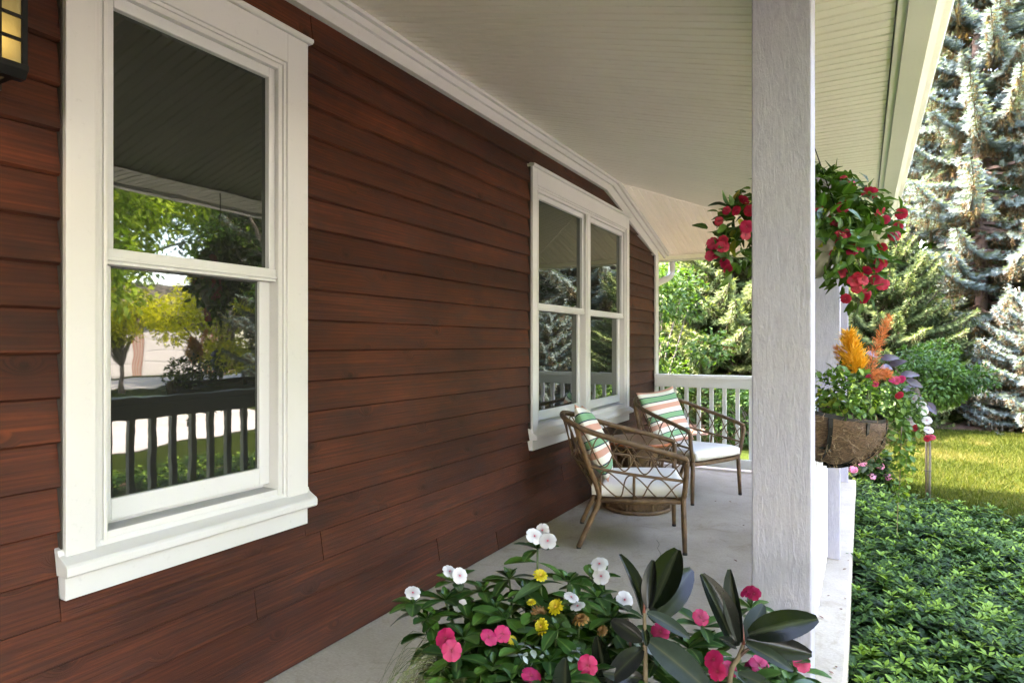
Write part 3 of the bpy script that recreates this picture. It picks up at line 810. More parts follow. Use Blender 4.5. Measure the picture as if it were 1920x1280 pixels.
def sheet(name, pts, z, mat, n=None):
    me = bpy.data.meshes.new(name); me.from_pydata([(x, y, z) for x, y in pts], [], [tuple(range(len(pts)))])
    me.materials.append(mat); return tag(link(name, me), kind='structure')
sheet('ground', [(-250, -250), (250, -250), (250, 250), (-250, 250)], GZ, m_grass)
sheet('planting_bed', [(-.049, -3), (2.75, -3), (2.9, 2), (2.7, 5.0), (2.1, 5.7), (1.4, 5.9), (1.0, 5.9), (.55, 6.05), (.3, 6.3), (-.6, 8.0), (-3.2, 8.3), (-3.2, 6.3), (-.049, 6.3)], GZ+.004, m_mulch)
sheet('mulch_bed', [(-7, 8.8), (-2.6, 9.6), (-.6, 11.4), (1.2, 12.6), (3.6, 12.9), (6.5, 11.6), (9, 11.2), (12, 12.5), (14, 20), (10, 27), (-12, 27), (-12, 10)], GZ+.008, m_mulch)
sheet('driveway', [(4.3, -30), (7.6, -30), (7.9, 3), (8.6, 9), (5.6, 9.2), (4.5, 4)], GZ+.012, m_asph)
sheet('street', [(16.5, -60), (22.5, -60), (22.5, 60), (16.5, 60)], GZ+.016, m_asph)

# ============================================================ FOLIAGE MATERIALS
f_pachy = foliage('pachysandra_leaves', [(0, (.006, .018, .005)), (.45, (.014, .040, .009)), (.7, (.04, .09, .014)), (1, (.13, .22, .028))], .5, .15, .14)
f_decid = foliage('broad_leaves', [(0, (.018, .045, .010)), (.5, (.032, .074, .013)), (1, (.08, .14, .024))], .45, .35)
f_gold = foliage('golden_leaves', [(0, (.22, .24, .01)), (.5, (.50, .50, .02)), (1, (.70, .66, .03))], .45, .4)
f_dark = foliage('dark_leaves', [(0, (.012, .035, .010)), (.5, (.028, .075, .016)), (1, (.07, .14, .03))], .4, .3)
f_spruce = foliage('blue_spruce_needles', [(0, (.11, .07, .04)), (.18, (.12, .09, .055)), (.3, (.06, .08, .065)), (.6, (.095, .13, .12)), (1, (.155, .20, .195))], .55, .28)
f_fir = foliage('green_fir_needles', [(0, (.06, .04, .022)), (.2, (.035, .055, .02)), (.6, (.045, .075, .026)), (1, (.14, .175, .06))], .55, .25)
f_grass = foliage('grass_blades', [(0, (.015, .025, .004)), (.6, (.044, .056, .0085)), (1, (.090, .082, .026))], .6, .35, .04)
f_lime = foliage('lime_leaves', [(0, (.05, .11, .012)), (.5, (.13, .23, .02)), (1, (.30, .40, .04))], .45, .4)
m_bark = simple('spruce_bark', (.085, .055, .042), .9, .4, 14, .9, 30, .02)
m_bark2 = simple('grey_bark', (.12, .10, .08), .9, .35, 12, .8, 30, .015)

# ============================================================ GROUND COVER
def ground_cover():
    n = 12500
    P = np.stack([rng.uniform(-.04, 2.9, n), rng.uniform(-1.2, 7.6, n)], 1)
    xx, yy = P[:, 0], P[:, 1]
    lim = np.interp(xx, [-.04, .15, .3, .55, 1.0, 1.4, 2.1, 2.7, 2.9], [6.9, 6.5, 6.2, 6.0, 5.9, 5.9, 5.7, 5.0, 2.0])+rng.normal(0, .08, n)
    keep = (yy < lim) & ~((np.hypot(xx, yy) < .35))
    keep &= ~((xx > 1.6) & (yy < 0)); keep &= (xx < .18*yy+.55) | (rng.random(n) < .3)
    P = P[keep]; n = len(P)
    # loose stems with whorls of leaves
    tpl = leaf_tpl(2, .50, .10, .30, 'obov')
    hz = .13+.055*np.sin(P[:, 0]*4.1+P[:, 1]*1.3)*np.sin(P[:, 1]*2.7)+rng.normal(0, .016, n)
    young = rng.random(n) < .30
    pos = []; D = []; L = []; T = []
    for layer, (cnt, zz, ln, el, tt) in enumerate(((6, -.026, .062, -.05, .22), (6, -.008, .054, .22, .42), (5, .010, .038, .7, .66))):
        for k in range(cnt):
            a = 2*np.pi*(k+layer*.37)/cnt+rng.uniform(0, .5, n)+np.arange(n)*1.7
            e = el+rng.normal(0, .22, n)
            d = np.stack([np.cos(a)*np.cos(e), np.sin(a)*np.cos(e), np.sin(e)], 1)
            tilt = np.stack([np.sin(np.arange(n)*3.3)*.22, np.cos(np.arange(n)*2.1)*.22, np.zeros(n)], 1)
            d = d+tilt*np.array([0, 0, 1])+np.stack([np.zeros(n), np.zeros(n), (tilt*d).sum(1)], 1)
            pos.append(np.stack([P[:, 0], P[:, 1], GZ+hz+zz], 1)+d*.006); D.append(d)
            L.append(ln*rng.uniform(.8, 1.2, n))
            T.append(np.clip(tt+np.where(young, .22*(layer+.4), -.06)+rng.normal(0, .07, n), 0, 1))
    pos = np.concatenate(pos); D = np.concatenate(D); L = np.concatenate(L); T = np.concatenate(T)
    B = basis(D, np.tile([0, 0, 1.], (len(D), 1)), L)
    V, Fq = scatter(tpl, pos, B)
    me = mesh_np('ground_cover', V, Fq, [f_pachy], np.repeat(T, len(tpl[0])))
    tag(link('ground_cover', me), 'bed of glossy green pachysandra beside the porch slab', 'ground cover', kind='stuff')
ground_cover()
def lawn():
    n = 150000
    x = rng.uniform(.0, 6.5, n); y = 5.7+7.5*rng.random(n)**1.15
    lim = np.interp(x, [-.04, .15, .3, .55, 1.0, 1.4, 2.1, 2.7, 2.9], [6.9, 6.5, 6.2, 6.0, 5.9, 5.9, 5.7, 5.0, 2.0]); far = np.interp(x, [0, 1.2, 3.6, 6.5], [12.0, 12.65, 12.95, 11.7])
    k = (y > lim-.15) & (y < far) & (x > -.2) & (x < y*.30+.4)
    x, y = x[k], y[k]; n = len(x)
    h = rng.uniform(.025, .06, n); a = rng.uniform(0, 2*np.pi, n); w = rng.uniform(.003, .006, n)
    lean = rng.normal(0, .022, (n, 2))
    b0 = np.stack([x-np.cos(a)*w, y-np.sin(a)*w, np.full(n, GZ+.004)], 1); b1 = np.stack([x+np.cos(a)*w, y+np.sin(a)*w, np.full(n, GZ+.004)], 1)
    tp = np.stack([x+lean[:, 0], y+lean[:, 1], GZ+h], 1)
    V = np.stack([b0, b1, tp], 1).reshape(-1, 3); Fq = np.arange(3*n).reshape(-1, 3)
    dry = np.exp(-(((x-.75)/.5)**2+((y-9.7)/.55)**2))*.5+np.exp(-(((x-1.5)/.12)**2+((y-11)/.2)**2))*.9
    T = np.clip(.45+.25*np.sin(x*2.2+np.sin(y*1.4)*2)*np.sin(y*1.9)+rng.normal(0, .22, n)+dry, 0, 1)
    me = mesh_np('lawn_grass', V, Fq, [f_grass], np.repeat(T, 3))
    tag(link('lawn_grass', me), 'mown sunlit lawn between the planting bed and the spruces', 'grass', kind='stuff')
lawn()

# ============================================================ CONIFERS
def branch_tpl(L, seed, dens=1.0, droop=.25, hang=.35, tl=.40, tuft=.05):
    """a spruce limb along +x of length L; returns tuft tris V,F,T and wood polyline list"""
    g = np.random.default_rng(seed)
    ts = np.arange(.12*L, L, .075/dens)
    def axis(s):
        q = s/L; return np.stack([s, .06*L*np.sin(q*3+seed), -droop*L*(q-1.25*q**2.6)], -1)
    wood = [[tuple(v) for v in axis(np.linspace(0, L, 8))]]
    P = []; D = []; T = []
    for s in ts:
        q = s/L
        for sd in (-1, 1):
            if q < .3 and g.random() < .35: continue
            l = tl*L/2.6*(1-q*.78)*g.uniform(.55, 1.2)*(.55+.45*min(1, q*3))
            ang = g.uniform(.7, 1.15); d = np.array([math.cos(ang), sd*math.sin(ang), 0]); o = axis(np.array(s))
            n = max(2, int(l/.034*dens)); r = (np.arange(n)+.6)/n
            hd = hang*g.uniform(.4, 1.3)
            pp = o+d[None]*(r*l)[:, None]*np.array([1, 1, 0])+np.stack([0*r, 0*r, -hd*l*r**1.3+.18*l*r**4], 1)
            if g.random() < .35: wood.append([tuple(o), tuple(pp[-1])])
            P.append(pp); dd = np.gradient(pp, axis=0) if n > 1 else np.tile(d, (n, 1)); D.append(dd)
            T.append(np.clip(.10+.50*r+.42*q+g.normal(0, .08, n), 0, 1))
            # hanging sprays below the limb
            if g.random() < .5:
                m = g.integers(3, 8); rr = (np.arange(m)+1)/m; hl = g.uniform(.10, .30)
                bp = o+d*l*g.uniform(.1, .7); P.append(bp+np.stack([.05*rr, 0*rr, -hl*rr], 1)); D.append(np.tile([.15, 0, -1.], (m, 1)))
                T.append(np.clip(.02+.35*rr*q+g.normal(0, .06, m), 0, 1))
    P = np.concatenate(P); D = np.concatenate(D); T = np.concatenate(T); n = len(P)
    K = 5; Vs = []; 
    D = D/np.linalg.norm(D, axis=1, keepdims=True)
    a1 = np.cross(D, np.tile([.13, .2, 1.], (n, 1))); a1 /= np.linalg.norm(a1, axis=1, keepdims=True); a2 = np.cross(D, a1)
    for k in range(K):
        th = 2*np.pi*k/K+g.uniform(0, 1.2, n); rad = a1*np.cos(th)[:, None]+a2*np.sin(th)[:, None]
        ln = tuft*g.uniform(.75, 1.25, n)
        tip = P+(D*.62+rad*.8)*ln[:, None]; sd = np.cross(D, rad)*(tuft*.15)
        Vs.append(np.stack([P-sd-D*.010, P+sd-D*.010, tip], 1))
    V = np.stack(Vs, 1).reshape(-1, 3); Fq = np.arange(len(V)).reshape(-1, 3)
    return V, Fq, np.repeat(T, K*3), wood
def conifer(name, loc, H, Rr, mat, label, seed, z0=.3, step=.34, per=6, dens=1.0, tuft=.05, tl=.40, hang=.35, taper=.85, group=None, tpls=None, lean=0, gap=.0):
    g = np.random.default_rng(seed)
    root = empty(name, loc, g.uniform(0, 6), label, 'tree', group)
    TL = [2.6]*4; tps = tpls or [branch_tpl(2.6, seed*10+i, dens, hang=hang, tuft=tuft, tl=tl) for i in range(4)]
    VV = []; FF = []; TT = []; off = 0; tr = MB()
    tr.tube([(0, 0, -.1)]+[(.04*math.sin(z*.7), .04*math.cos(z*.9), z) for z in np.linspace(.3, H, 12)], [.009*H+.02]+[max(.012, (.0075*H)*(1-z/H)+.012) for z in np.linspace(.3, H, 12)], 10)
    z = z0; i = 0; limbs = MB()
    while z < H-.15:
        q = z/H; Lz = Rr*(1-q)**taper*g.uniform(.85, 1.12)*min(1, .62+1.6*q)+.12
        for k in range(per):
            if g.random() < gap: continue
            a = 2*math.pi*(k+.5*(i % 2))/per+g.uniform(-.3, .3); L = Lz*g.uniform(.72, 1.14)
            V, Fq, T, wd = tps[g.integers(0, len(tps))]
            s = L/2.6; sw = s**.72; th = g.uniform(-.16, .10)+(.75*q**2.2)
            ry = np.array([[math.cos(th), 0, -math.sin(th)], [0, 1, 0], [math.sin(th), 0, math.cos(th)]])
            rzm = np.array([[math.cos(a), -math.sin(a), 0], [math.sin(a), math.cos(a), 0], [0, 0, 1]])
            rot = rzm@ry@np.diag([s, min(sw, s*1.6), min(sw, s*1.6)])
            zz = z+g.uniform(-.5, .5)*step
            # subsample when the limb is short so tufts keep their density
            Vt = V.reshape(-1, 5, 3, 3); m = len(Vt); keep = g.random(m) < min(1, (s*sw)**.8*1.6+.1)
            c = Vt[keep]; base = c[:, :, :2].mean(axis=(1, 2))[:, None, None, :]
            cen = base@rot.T; rel = (c-base)@(rzm@ry).T
            o = (cen+rel+np.array([0, 0, zz])).reshape(-1, 3)
            VV.append(o); TT.append(T.reshape(-1, 15)[keep].ravel())
            for wi, w in enumerate(wd[:1]):
                pts = [tuple(rot@np.array(p_)+np.array([0, 0, zz])) for p_ in w]
                limbs.tube(pts, [max(.004, .012*s*3*(1-j/len(pts))+.004) for j in range(len(pts))], 4, cap=False)
        z += step*(1-.25*q); i += 1
    tr.obj('trunk', m_bark, root, smooth=True)
    limbs.obj('limbs', m_bark, root)
    V = np.concatenate(VV); T = np.concatenate(TT)
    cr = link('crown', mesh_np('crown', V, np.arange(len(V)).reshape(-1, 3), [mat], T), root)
    return root
def copy_tree(src, loc, rz, sc, label, parent=None):
    c = src.copy(); COL.objects.link(c); c.location = loc; c.rotation_euler = (0, 0, rz); c.scale = (sc, sc, sc)
    if label: c['label'] = label
    for ch in list(src.children):
        d = ch.copy(); COL.objects.link(d); d.parent = c
        for gch in list(ch.children):
            e = gch.copy(); COL.objects.link(e); e.parent = d
    return c
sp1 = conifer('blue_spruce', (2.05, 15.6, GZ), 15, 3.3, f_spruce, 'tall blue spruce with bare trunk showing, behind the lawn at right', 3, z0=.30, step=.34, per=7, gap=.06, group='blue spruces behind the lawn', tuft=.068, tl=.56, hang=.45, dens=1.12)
copy_tree(sp1, (4.75, 13.7, GZ), 2.1, .9, 'blue spruce at the right edge, its boughs sweeping down to the lawn')
for x_, y_, r_, s_, lb_ in ((.2, 21.0, 1.1, 1.1, 'spruce standing behind the tall blue spruce on its left'), (4.0, 20.0, 3.0, 1.15, 'spruce filling the gap behind the tall blue spruce'), (8.3, 18.0, 5.0, 1.15, 'spruce beyond the right edge, second row'), (-3.6, 18.5, .5, 1.0, 'spruce behind the leafy shrub and the end railing')):
    copy_tree(sp1, (x_, y_, GZ), r_, s_, lb_)
copy_tree(sp1, (9.6, 12.2, GZ), 4.0, .9, 'blue spruce beyond the right edge, mirrored in the double window')
fir1 = conifer('green_spruce', (.30, 13.2, GZ), 3.4, 1.6, f_fir, 'low yellow green spruce between the posts and the blue spruce', 11, z0=.15, step=.17, per=9, tuft=.06, tl=.5, hang=.1, taper=.6, group='green spruces behind the porch')
lowb = conifer('young_blue_spruce', (2.45, 12.9, GZ), 2.3, 1.25, f_spruce, 'young pale blue spruce sunlit behind the ball headed standard tree', 17, z0=.12, step=.17, per=8, tuft=.055, tl=.5, hang=.25, taper=.6, group='young blue spruces at the lawn edge')
copy_tree(lowb, (3.75, 12.5, GZ), 2.0, .95, 'young pale blue spruce at the right edge of the lawn')
copy_tree(fir1, (-2.1, 11.9, GZ), 1.3, 1.25, 'yellow green spruce seen over the end railing')
copy_tree(fir1, (1.15, 14.1, GZ), 3.3, .62, 'smallest green spruce at the foot of the tall blue spruce')
copy_tree(fir1, (-3.6, 13.2, GZ), 2.2, 1.5, 'darker green spruce behind the leafy shrub by the house corner')

# ============================================================ BROADLEAF TREES AND SHRUBS
def crown_leaves(clumps, n, ls, mat, w=.6, name='crown', tone=.5, parent=None, seed=0, shape='ovate', seg=2, hang=.3, fold=.15):
    g = np.random.default_rng(seed)
    C = np.array([c[:3] for c in clumps], float); RR = np.array([c[3] for c in clumps], float)
    wt = RR**2; wt = wt/wt.sum(); idx = g.choice(len(C), n, p=wt)
    d = g.normal(0, 1, (n, 3)); d /= np.linalg.norm(d, axis=1, keepdims=True)
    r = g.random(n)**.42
    P = C[idx]+d*(RR[idx]*r)[:, None]*np.array([1, 1, .8])
    out = d+g.normal(0, .55, (n, 3)); out[:, 2] -= hang
    up = g.normal(0, .45, (n, 3))+np.array([0, 0, 1.])
    L = ls*g.uniform(.6, 1.25, n)
    B = basis(out, up, L); tpl = leaf_tpl(seg, w, fold, .2, shape)
    V, Fq = scatter(tpl, P, B)
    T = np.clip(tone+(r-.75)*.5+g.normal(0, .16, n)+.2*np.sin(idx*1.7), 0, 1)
    return link(name, mesh_np(name, V, Fq, [mat], np.repeat(T, len(tpl[0]))), parent)
def clumps_of(center, R3, n, r0, seed, hollow=.55):
    g = np.random.default_rng(seed); out = []
    while len(out) < n:
        d = g.normal(0, 1, 3); d /= np.linalg.norm(d); q = g.uniform(hollow, 1)
        p_ = np.array(center)+d*np.array(R3)*q
        if p_[2] < .15: continue
        out.append((*p_, r0*g.uniform(.6, 1.3)))
    return out
def limbs_to(root, base, clumps, r, mat, seed, n=14, name='trunk', fork=.5):
    g = random.Random(seed); mb = MB(); c = list(clumps); g.shuffle(c)
    top = Vector(base)+Vector((0, 0, 0))
    cz = sum(q[2] for q in c)/len(c)
    fk = Vector((base[0], base[1], base[2]+(cz-base[2])*fork))
    mb.tube([Vector(base)+Vector((0, 0, -.1)), Vector(base).lerp(fk, .5)+Vector((.02, .01, 0)), fk], [r*1.35, r, r*.85], 9)
    mb.obj(name, mat, root, smooth=True)
    lb = MB()
    for q in c[:n]:
        e = Vector(q[:3]); m1_ = fk.lerp(e, .5)+Vector((g.uniform(-.1, .1), g.uniform(-.1, .1), .12))*(e-fk).length*.4
        lb.tube(smooth_path([fk-Vector((0, 0, r)), m1_, e], 3), [r*.5*(1-k/7)+.004 for k in range(7)], 5, cap=False)
    lb.obj('limbs', mat, root)
def broad(name, loc, cz, R3, nc, rc, nl, ls, mat, bark, r, label, seed, cat='tree', group=None, tone=.5, fork=.5, w=.6, hollow=.55):
    root = empty(name, loc, 0, label, cat, group)
    cl = clumps_of((0, 0, cz), R3, nc, rc, seed, hollow)
    limbs_to(root, (0, 0, 0), cl, r, bark, seed, fork=fork, n=min(nc, 24))
    crown_leaves(cl, nl, ls, mat, w=w, parent=root, seed=seed, tone=tone)
    return root
# behind the porch end and the spruces
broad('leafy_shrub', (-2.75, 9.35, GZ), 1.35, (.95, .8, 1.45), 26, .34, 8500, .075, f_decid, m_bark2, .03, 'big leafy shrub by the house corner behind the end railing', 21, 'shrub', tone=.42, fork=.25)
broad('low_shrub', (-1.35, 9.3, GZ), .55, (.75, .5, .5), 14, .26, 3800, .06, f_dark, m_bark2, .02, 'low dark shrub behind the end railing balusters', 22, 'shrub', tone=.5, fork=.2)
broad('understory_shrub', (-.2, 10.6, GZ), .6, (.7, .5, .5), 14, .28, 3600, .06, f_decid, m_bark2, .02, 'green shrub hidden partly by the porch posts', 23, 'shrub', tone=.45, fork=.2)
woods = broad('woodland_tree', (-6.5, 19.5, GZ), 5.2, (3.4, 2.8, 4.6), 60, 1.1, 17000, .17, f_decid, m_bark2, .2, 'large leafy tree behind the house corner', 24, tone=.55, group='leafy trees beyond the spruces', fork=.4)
for i, (x, y, rz_, sc, lb) in enumerate(((-2.6, 24.0, 1.0, 1.4, 'leafy tree behind the yellow green spruce over the end railing'), (2.8, 27.0, 2.2, 1.7, 'bright leafy tree showing through the tall blue spruce'), (9.5, 26.0, 3.3, 1.8, 'leafy tree behind the gap between the two blue spruces'), (11.5, 20.5, 4.4, 1.05, 'leafy tree beyond the right edge behind the spruces'), (-11.5, 16.0, 5.1, 1.1, 'leafy tree hidden behind the house'), (16.5, 17, .6, 1.0, 'leafy tree along the side of the street'))):
    copy_tree(woods, (x, y, GZ), rz_, sc, lb)
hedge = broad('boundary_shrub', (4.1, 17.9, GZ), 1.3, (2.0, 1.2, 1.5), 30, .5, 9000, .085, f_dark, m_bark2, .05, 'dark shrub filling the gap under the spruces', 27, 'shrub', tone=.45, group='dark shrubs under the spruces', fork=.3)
for i, (x, y, rz_, sc, lb) in enumerate(((3.3, 15.9, .7, .62, 'dark shrub low between the two blue spruces'), (.9, 17.6, 2.0, 1.0, 'dark shrub behind the tall spruce trunk'), (-2.6, 16.3, 4.0, 1.1, 'dark shrub behind the spruce over the end railing'), (-5.7, 13.3, 1.0, 1.05, 'dark shrub behind the house corner'), (7.6, 16.6, 5.2, 1.1, 'dark shrub beyond the right edge under the spruces'))):
    copy_tree(hedge, (x, y, GZ), rz_, sc, lb)
# across the drive: what the near window mirrors
shade = broad('shade_tree', (11.4, 6.0, GZ), 4.9, (3.3, 3.6, 3.0), 60, .95, 20000, .17, f_lime, m_bark2, .19, 'spreading shade tree across the driveway, mirrored in the near window', 31, tone=.6, fork=.42)
broad('shade_tree', (9.6, 11.6, GZ), 4.6, (2.4, 2.4, 2.9), 40, .8, 9000, .10, f_dark, m_bark2, .15, 'darker shade tree behind the driveway, mirrored in the near window', 32, tone=.4, fork=.5)
broad('golden_shrub', (13.8, 12.6, GZ), 2.0, (1.7, 2.2, 1.5), 36, .55, 11000, .10, f_gold, m_bark2, .07, 'golden leaved small tree lit by the sun across the driveway', 33, 'tree', tone=.6, fork=.3)
broad('golden_shrub', (14.9, 10.2, GZ), 2.3, (1.2, 1.6, 1.0), 24, .5, 6000, .10, f_gold, m_bark2, .07, 'golden leaved small tree nearer the street', 36, 'tree', tone=.5, fork=.4)
broad('round_shrub', (8.9, 5.3, GZ), .5, (.8, .8, .45), 14, .32, 4000, .06, f_dark, m_bark2, .02, 'round dark shrub at the edge of the driveway', 34, 'shrub', tone=.4, fork=.2)
copy_tree(shade, (4.9, -2.3, GZ), 1.9, 1.12, 'overhanging leafy tree beside the planting bed near the steps')  # unseen tree, added so its crown cuts sky light on slab edge and bed
for i, (x, y, rz_, sc) in enumerate(((4.5, -9.5, 1.0, 1.15), (17.5, -8.5, 2.0, 1.2), (14.2, 15.8, 3.0, 1.35), (24.0, 26.0, 4.0, 1.6), (23.5, 5.0, 5.0, 1.5), (25.5, -5.5, .5, 1.6), (-.5, -8.5, 2.6, 1.2), (-1.5, -16.5, 3.6, 1.3), (31.5, 17.0, 4.6, 2.0))):  # trees behind the viewer are unseen, added to block sky light on the posts
    copy_tree(shade, (x, y, GZ), rz_, sc, ['big leafy tree by the drive behind the viewer to the right', 'big leafy tree by the street, far back to the right', 'tall leafy tree behind the golden small trees', 'tall leafy tree beyond the street, right of the brick house', 'tall leafy tree beyond the street, left of the brick house', 'tall leafy tree at the far left across the street', 'leafy tree beside the drive behind the viewer', 'leafy tree standing behind the viewer', 'tallest leafy tree rising behind the brick house'][i])
# ---- neighbour house across the street
nb = empty('neighbour_house', (25, 14.5, GZ), 0, 'brick house with white garage door across the street', 'house')
m_brick, t, p = M('red_brick')
bt = t.new('ShaderNodeTexBrick'); bt.inputs['Scale'].default_value = 4; bt.inputs['Color1'].default_value = (.28, .09, .055, 1); bt.inputs['Color2'].default_value = (.2, .065, .045, 1); bt.inputs['Mortar'].default_value = (.3, .27, .24, 1)
t.link(coords(t, (1, 1, 1)), bt.inputs['Vector']); t.link(bt.outputs[0], p.inputs['Base Color']); p.inputs['Roughness'].default_value = .9
bx(0, 7, -6, 7, 0, 2.8).obj('wall', m_brick, nb)
for yg in (-1.2, 2.2):
    bx(-.06, 0, yg, yg+2.9, 0, 2.25).obj('garage_door', m_trim, nb, bev=.01)
    for k in range(4): bx(-.075, -.06, yg+.06, yg+2.84, .06+.55*k, .55+.55*k).obj('door_panel', m_trim, nb, bev=.01)
bx(-.05, 0, -4.6, -3.2, .9, 2.1).obj('window', m_glass, nb)
MB().prism([(-.6, 2.75), (3.5, 4.6), (7.6, 2.75)], 'y', -6.5, 7.5).obj('roof', m_shingle, nb)

# ============================================================ FOREGROUND PLANTS
def objleaf(name, stops, rib=None, rough=.35, spec=.5, trans=.12, coat=0):
    """leaf colour varies from leaf to leaf; midrib drawn from the mesh's rib attribute"""
    m, t, p = M(name)
    oi = t.new('ShaderNodeObjectInfo')
    c = ramp(t, oi.outputs['Random'], stops)
    c = mix(t, .5, c, ramp(t, noise(t, coords(t), 7, 3), [(.3, (.7,)*3), (.7, (1.25,)*3)]), 'MULTIPLY')
    if rib is not None:
        f = math_(t, 'POWER', attr(t, 'rib'), 5.0)
        c = mix(t, math_(t, 'MULTIPLY', f, .8), c, rib)
    t.link(c, p.inputs['Base Color']); p.inputs['Roughness'].default_value = rough; p.inputs['Specular IOR Level'].default_value = spec
    if coat: p.inputs['Coat Weight'].default_value = coat; p.inputs['Coat Roughness'].default_value = .2
    if trans:
        tr = t.new('ShaderNodeBsdfTranslucent'); t.link(mix(t, 1.0, c, (1.3, 1.5, .5), 'MULTIPLY'), tr.inputs[0])
        ms = t.new('ShaderNodeMixShader'); ms.inputs[0].default_value = trans
        t.link(p.outputs[0], ms.inputs[1]); t.link(tr.outputs[0], ms.inputs[2]); t.link(ms.outputs[0], t.n['Material Output'].inputs[0])
    return m
def petal_mat(name, c0, c1, rough=.6):
    m, t, p = M(name); oi = t.new('ShaderNodeObjectInfo')
    c = ramp(t, oi.outputs['Random'], [(0, c0), (1, c1)])
    ra = attr(t, 'rad')
    c = mix(t, 1.0, c, ramp(t, ra, [(0, (.55, .40, .45)), (.35, (.86, .80, .82)), (.8, (1, 1, 1)), (1, (1.0, .96, 1.0))]), 'MULTIPLY')
    c = mix(t, .35, c, ramp(t, noise(t, coords(t), 120, 3), [(.3, (.75,)*3), (.7, (1.2,)*3)]), 'MULTIPLY')
    t.link(c, p.inputs['Base Color']); p.inputs['Roughness'].default_value = rough
    tr = t.new('ShaderNodeBsdfTranslucent'); t.link(c, tr.inputs[0]); ms = t.new('ShaderNodeMixShader'); ms.inputs[0].default_value = .25
    t.link(p.outputs[0], ms.inputs[1]); t.link(tr.outputs[0], ms.inputs[2]); t.link(ms.outputs[0], t.n['Material Output'].inputs[0])
    return m
l_vinca = objleaf('vinca_leaf', [(0, (.010, .036, .010)), (.6, (.022, .066, .014)), (1, (.05, .12, .02))], (.13, .20, .055), .34, .32, .1)
l_zin = objleaf('zinnia_leaf', [(0, (.025, .055, .025)), (1, (.055, .105, .04))], (.10, .17, .06), .5, .35)
l_rub = objleaf('rubber_plant_leaf', [(0, (.002, .0035, .0018)), (.45, (.003, .005, .003)), (.75, (.006, .007, .007)), (1, (.010, .011, .011))], (.03, .034, .02), .20, .15, 0, 0)
l_rub2 = objleaf('rubber_plant_leaf_underside', [(0, (.011, .017, .012)), (1, (.019, .026, .021))], (.055, .055, .03), .4, .12, 0)
l_imp = objleaf('impatiens_leaf', [(0, (.018, .055, .012)), (.6, (.045, .115, .018)), (.93, (.09, .17, .022)), (1, (.38, .33, .04))], (.10, .19, .05), .4, .45, .3)
l_herb = objleaf('herb_leaf', [(0, (.04, .10, .02)), (.7, (.09, .17, .03)), (1, (.26, .32, .05))], None, .5, .3, .3)
l_silver = objleaf('silver_leaf', [(0, (.16, .19, .19)), (1, (.26, .30, .30))], None, .7, .2, 0)
l_purple = objleaf('purple_leaf', [(0, (.03, .02, .035)), (1, (.09, .07, .11))], None, .4, .5, .05)
p_pink = petal_mat('magenta_petals', (.33, .003, .058), (.42, .006, .085)); p_white = petal_mat('white_petals', (.46, .44, .47), (.53, .52, .54))
p_yel = petal_mat('yellow_petals', (.46, .37, .008), (.54, .44, .015)); p_brown = petal_mat('withered_petals', (.12, .05, .02), (.30, .15, .04))
p_red = petal_mat('red_petals', (.34, .004, .020), (.42, .006, .060)); p_eye = simple('flower_eye', (.5, .02, .08), .6); p_eye2 = simple('dark_eye', (.25, .01, .03), .6)
p_gold = petal_mat('golden_plume', (.68, .33, .015), (.78, .42, .03)); p_orange = petal_mat('orange_plume', (.50, .12, .03), (.62, .2, .05)); p_mauve = petal_mat('pink_umbels', (.70, .22, .38), (.80, .36, .5))
m_stem = simple('green_stem', (.05, .08, .025), .6, .2, 30); m_rstem = simple('dark_stem', (.07, .035, .025), .6, .3, 30); m_woody = simple('woody_stem', (.12, .085, .05), .7, .3, 40)
def leafmesh(name, mat, n=5, w=.5, fold=.12, curl=.18, shape='oval', cols=2):
    V, Fq, rb = leaf_tpl(n, w, fold, curl, shape, cols)
    return mesh_np(name, V, Fq, [mat], smooth=True, extra={'rib': rb})
LM = {
 'vinca': [leafmesh('vinca_leaf', l_vinca, 5, w, f, c, 'obov') for w, f, c in ((.46, .16, .22), (.42, .10, .35), (.5, .22, .12))],
 'zinnia': [leafmesh('zinnia_leaf', l_zin, 5, w, .14, c, 'ovate') for w, c in ((.42, .3), (.36, .45))],
 'rub': [leafmesh('rubber_leaf', l_rub, 9, w, f, c, 'oval') for w, f, c in ((.45, .16, .05), (.45, .34, .10), (.45, .08, .22))],
 'rub2': [leafmesh('rubber_leaf', l_rub2, 9, .45, .3, .06, 'oval'), leafmesh('rubber_leaf', l_rub2, 9, .45, .10, .16, 'oval')],
 'imp': [leafmesh('impatiens_leaf', l_imp, 4, w, .16, c, 'ovate', 1) for w, c in ((.58, .25), (.5, .4), (.62, .1))],
 'herb': [leafmesh('herb_leaf', l_herb, 3, .85, .14, .2, 'oval', 1)],
 'silver': [leafmesh('silver_leaf', l_silver, 3, .6, .1, .2, 'oval', 1)],
 'purple': [leafmesh('purple_leaf', l_purple, 4, .55, .1, .3, 'ovate', 1)],
}
def orient(o, base, d, n, L, W=None, H=None):
    d = Vector(d).normalized(); n = Vector(n); n = (n-d*n.dot(d))
    if n.length < 1e-4: n = d.orthogonal()
    n.normalize(); y = n.cross(d)
    W = L if W is None else W; H = L if H is None else H
    o.matrix_world = Matrix(((d.x*L, y.x*W, n.x*H, base[0]), (d.y*L, y.y*W, n.y*H, base[1]), (d.z*L, y.z*W, n.z*H, base[2]), (0, 0, 0, 1)))
def put(name, me, root, base, d, n, L, W=None, H=None, rootloc=None):
    o = bpy.data.objects.new(name, me); COL.objects.link(o); o.parent = root
    orient(o, Vector(base)-(root.location if root is not None else Vector((0, 0, 0))), d, n, L, W, H); return o
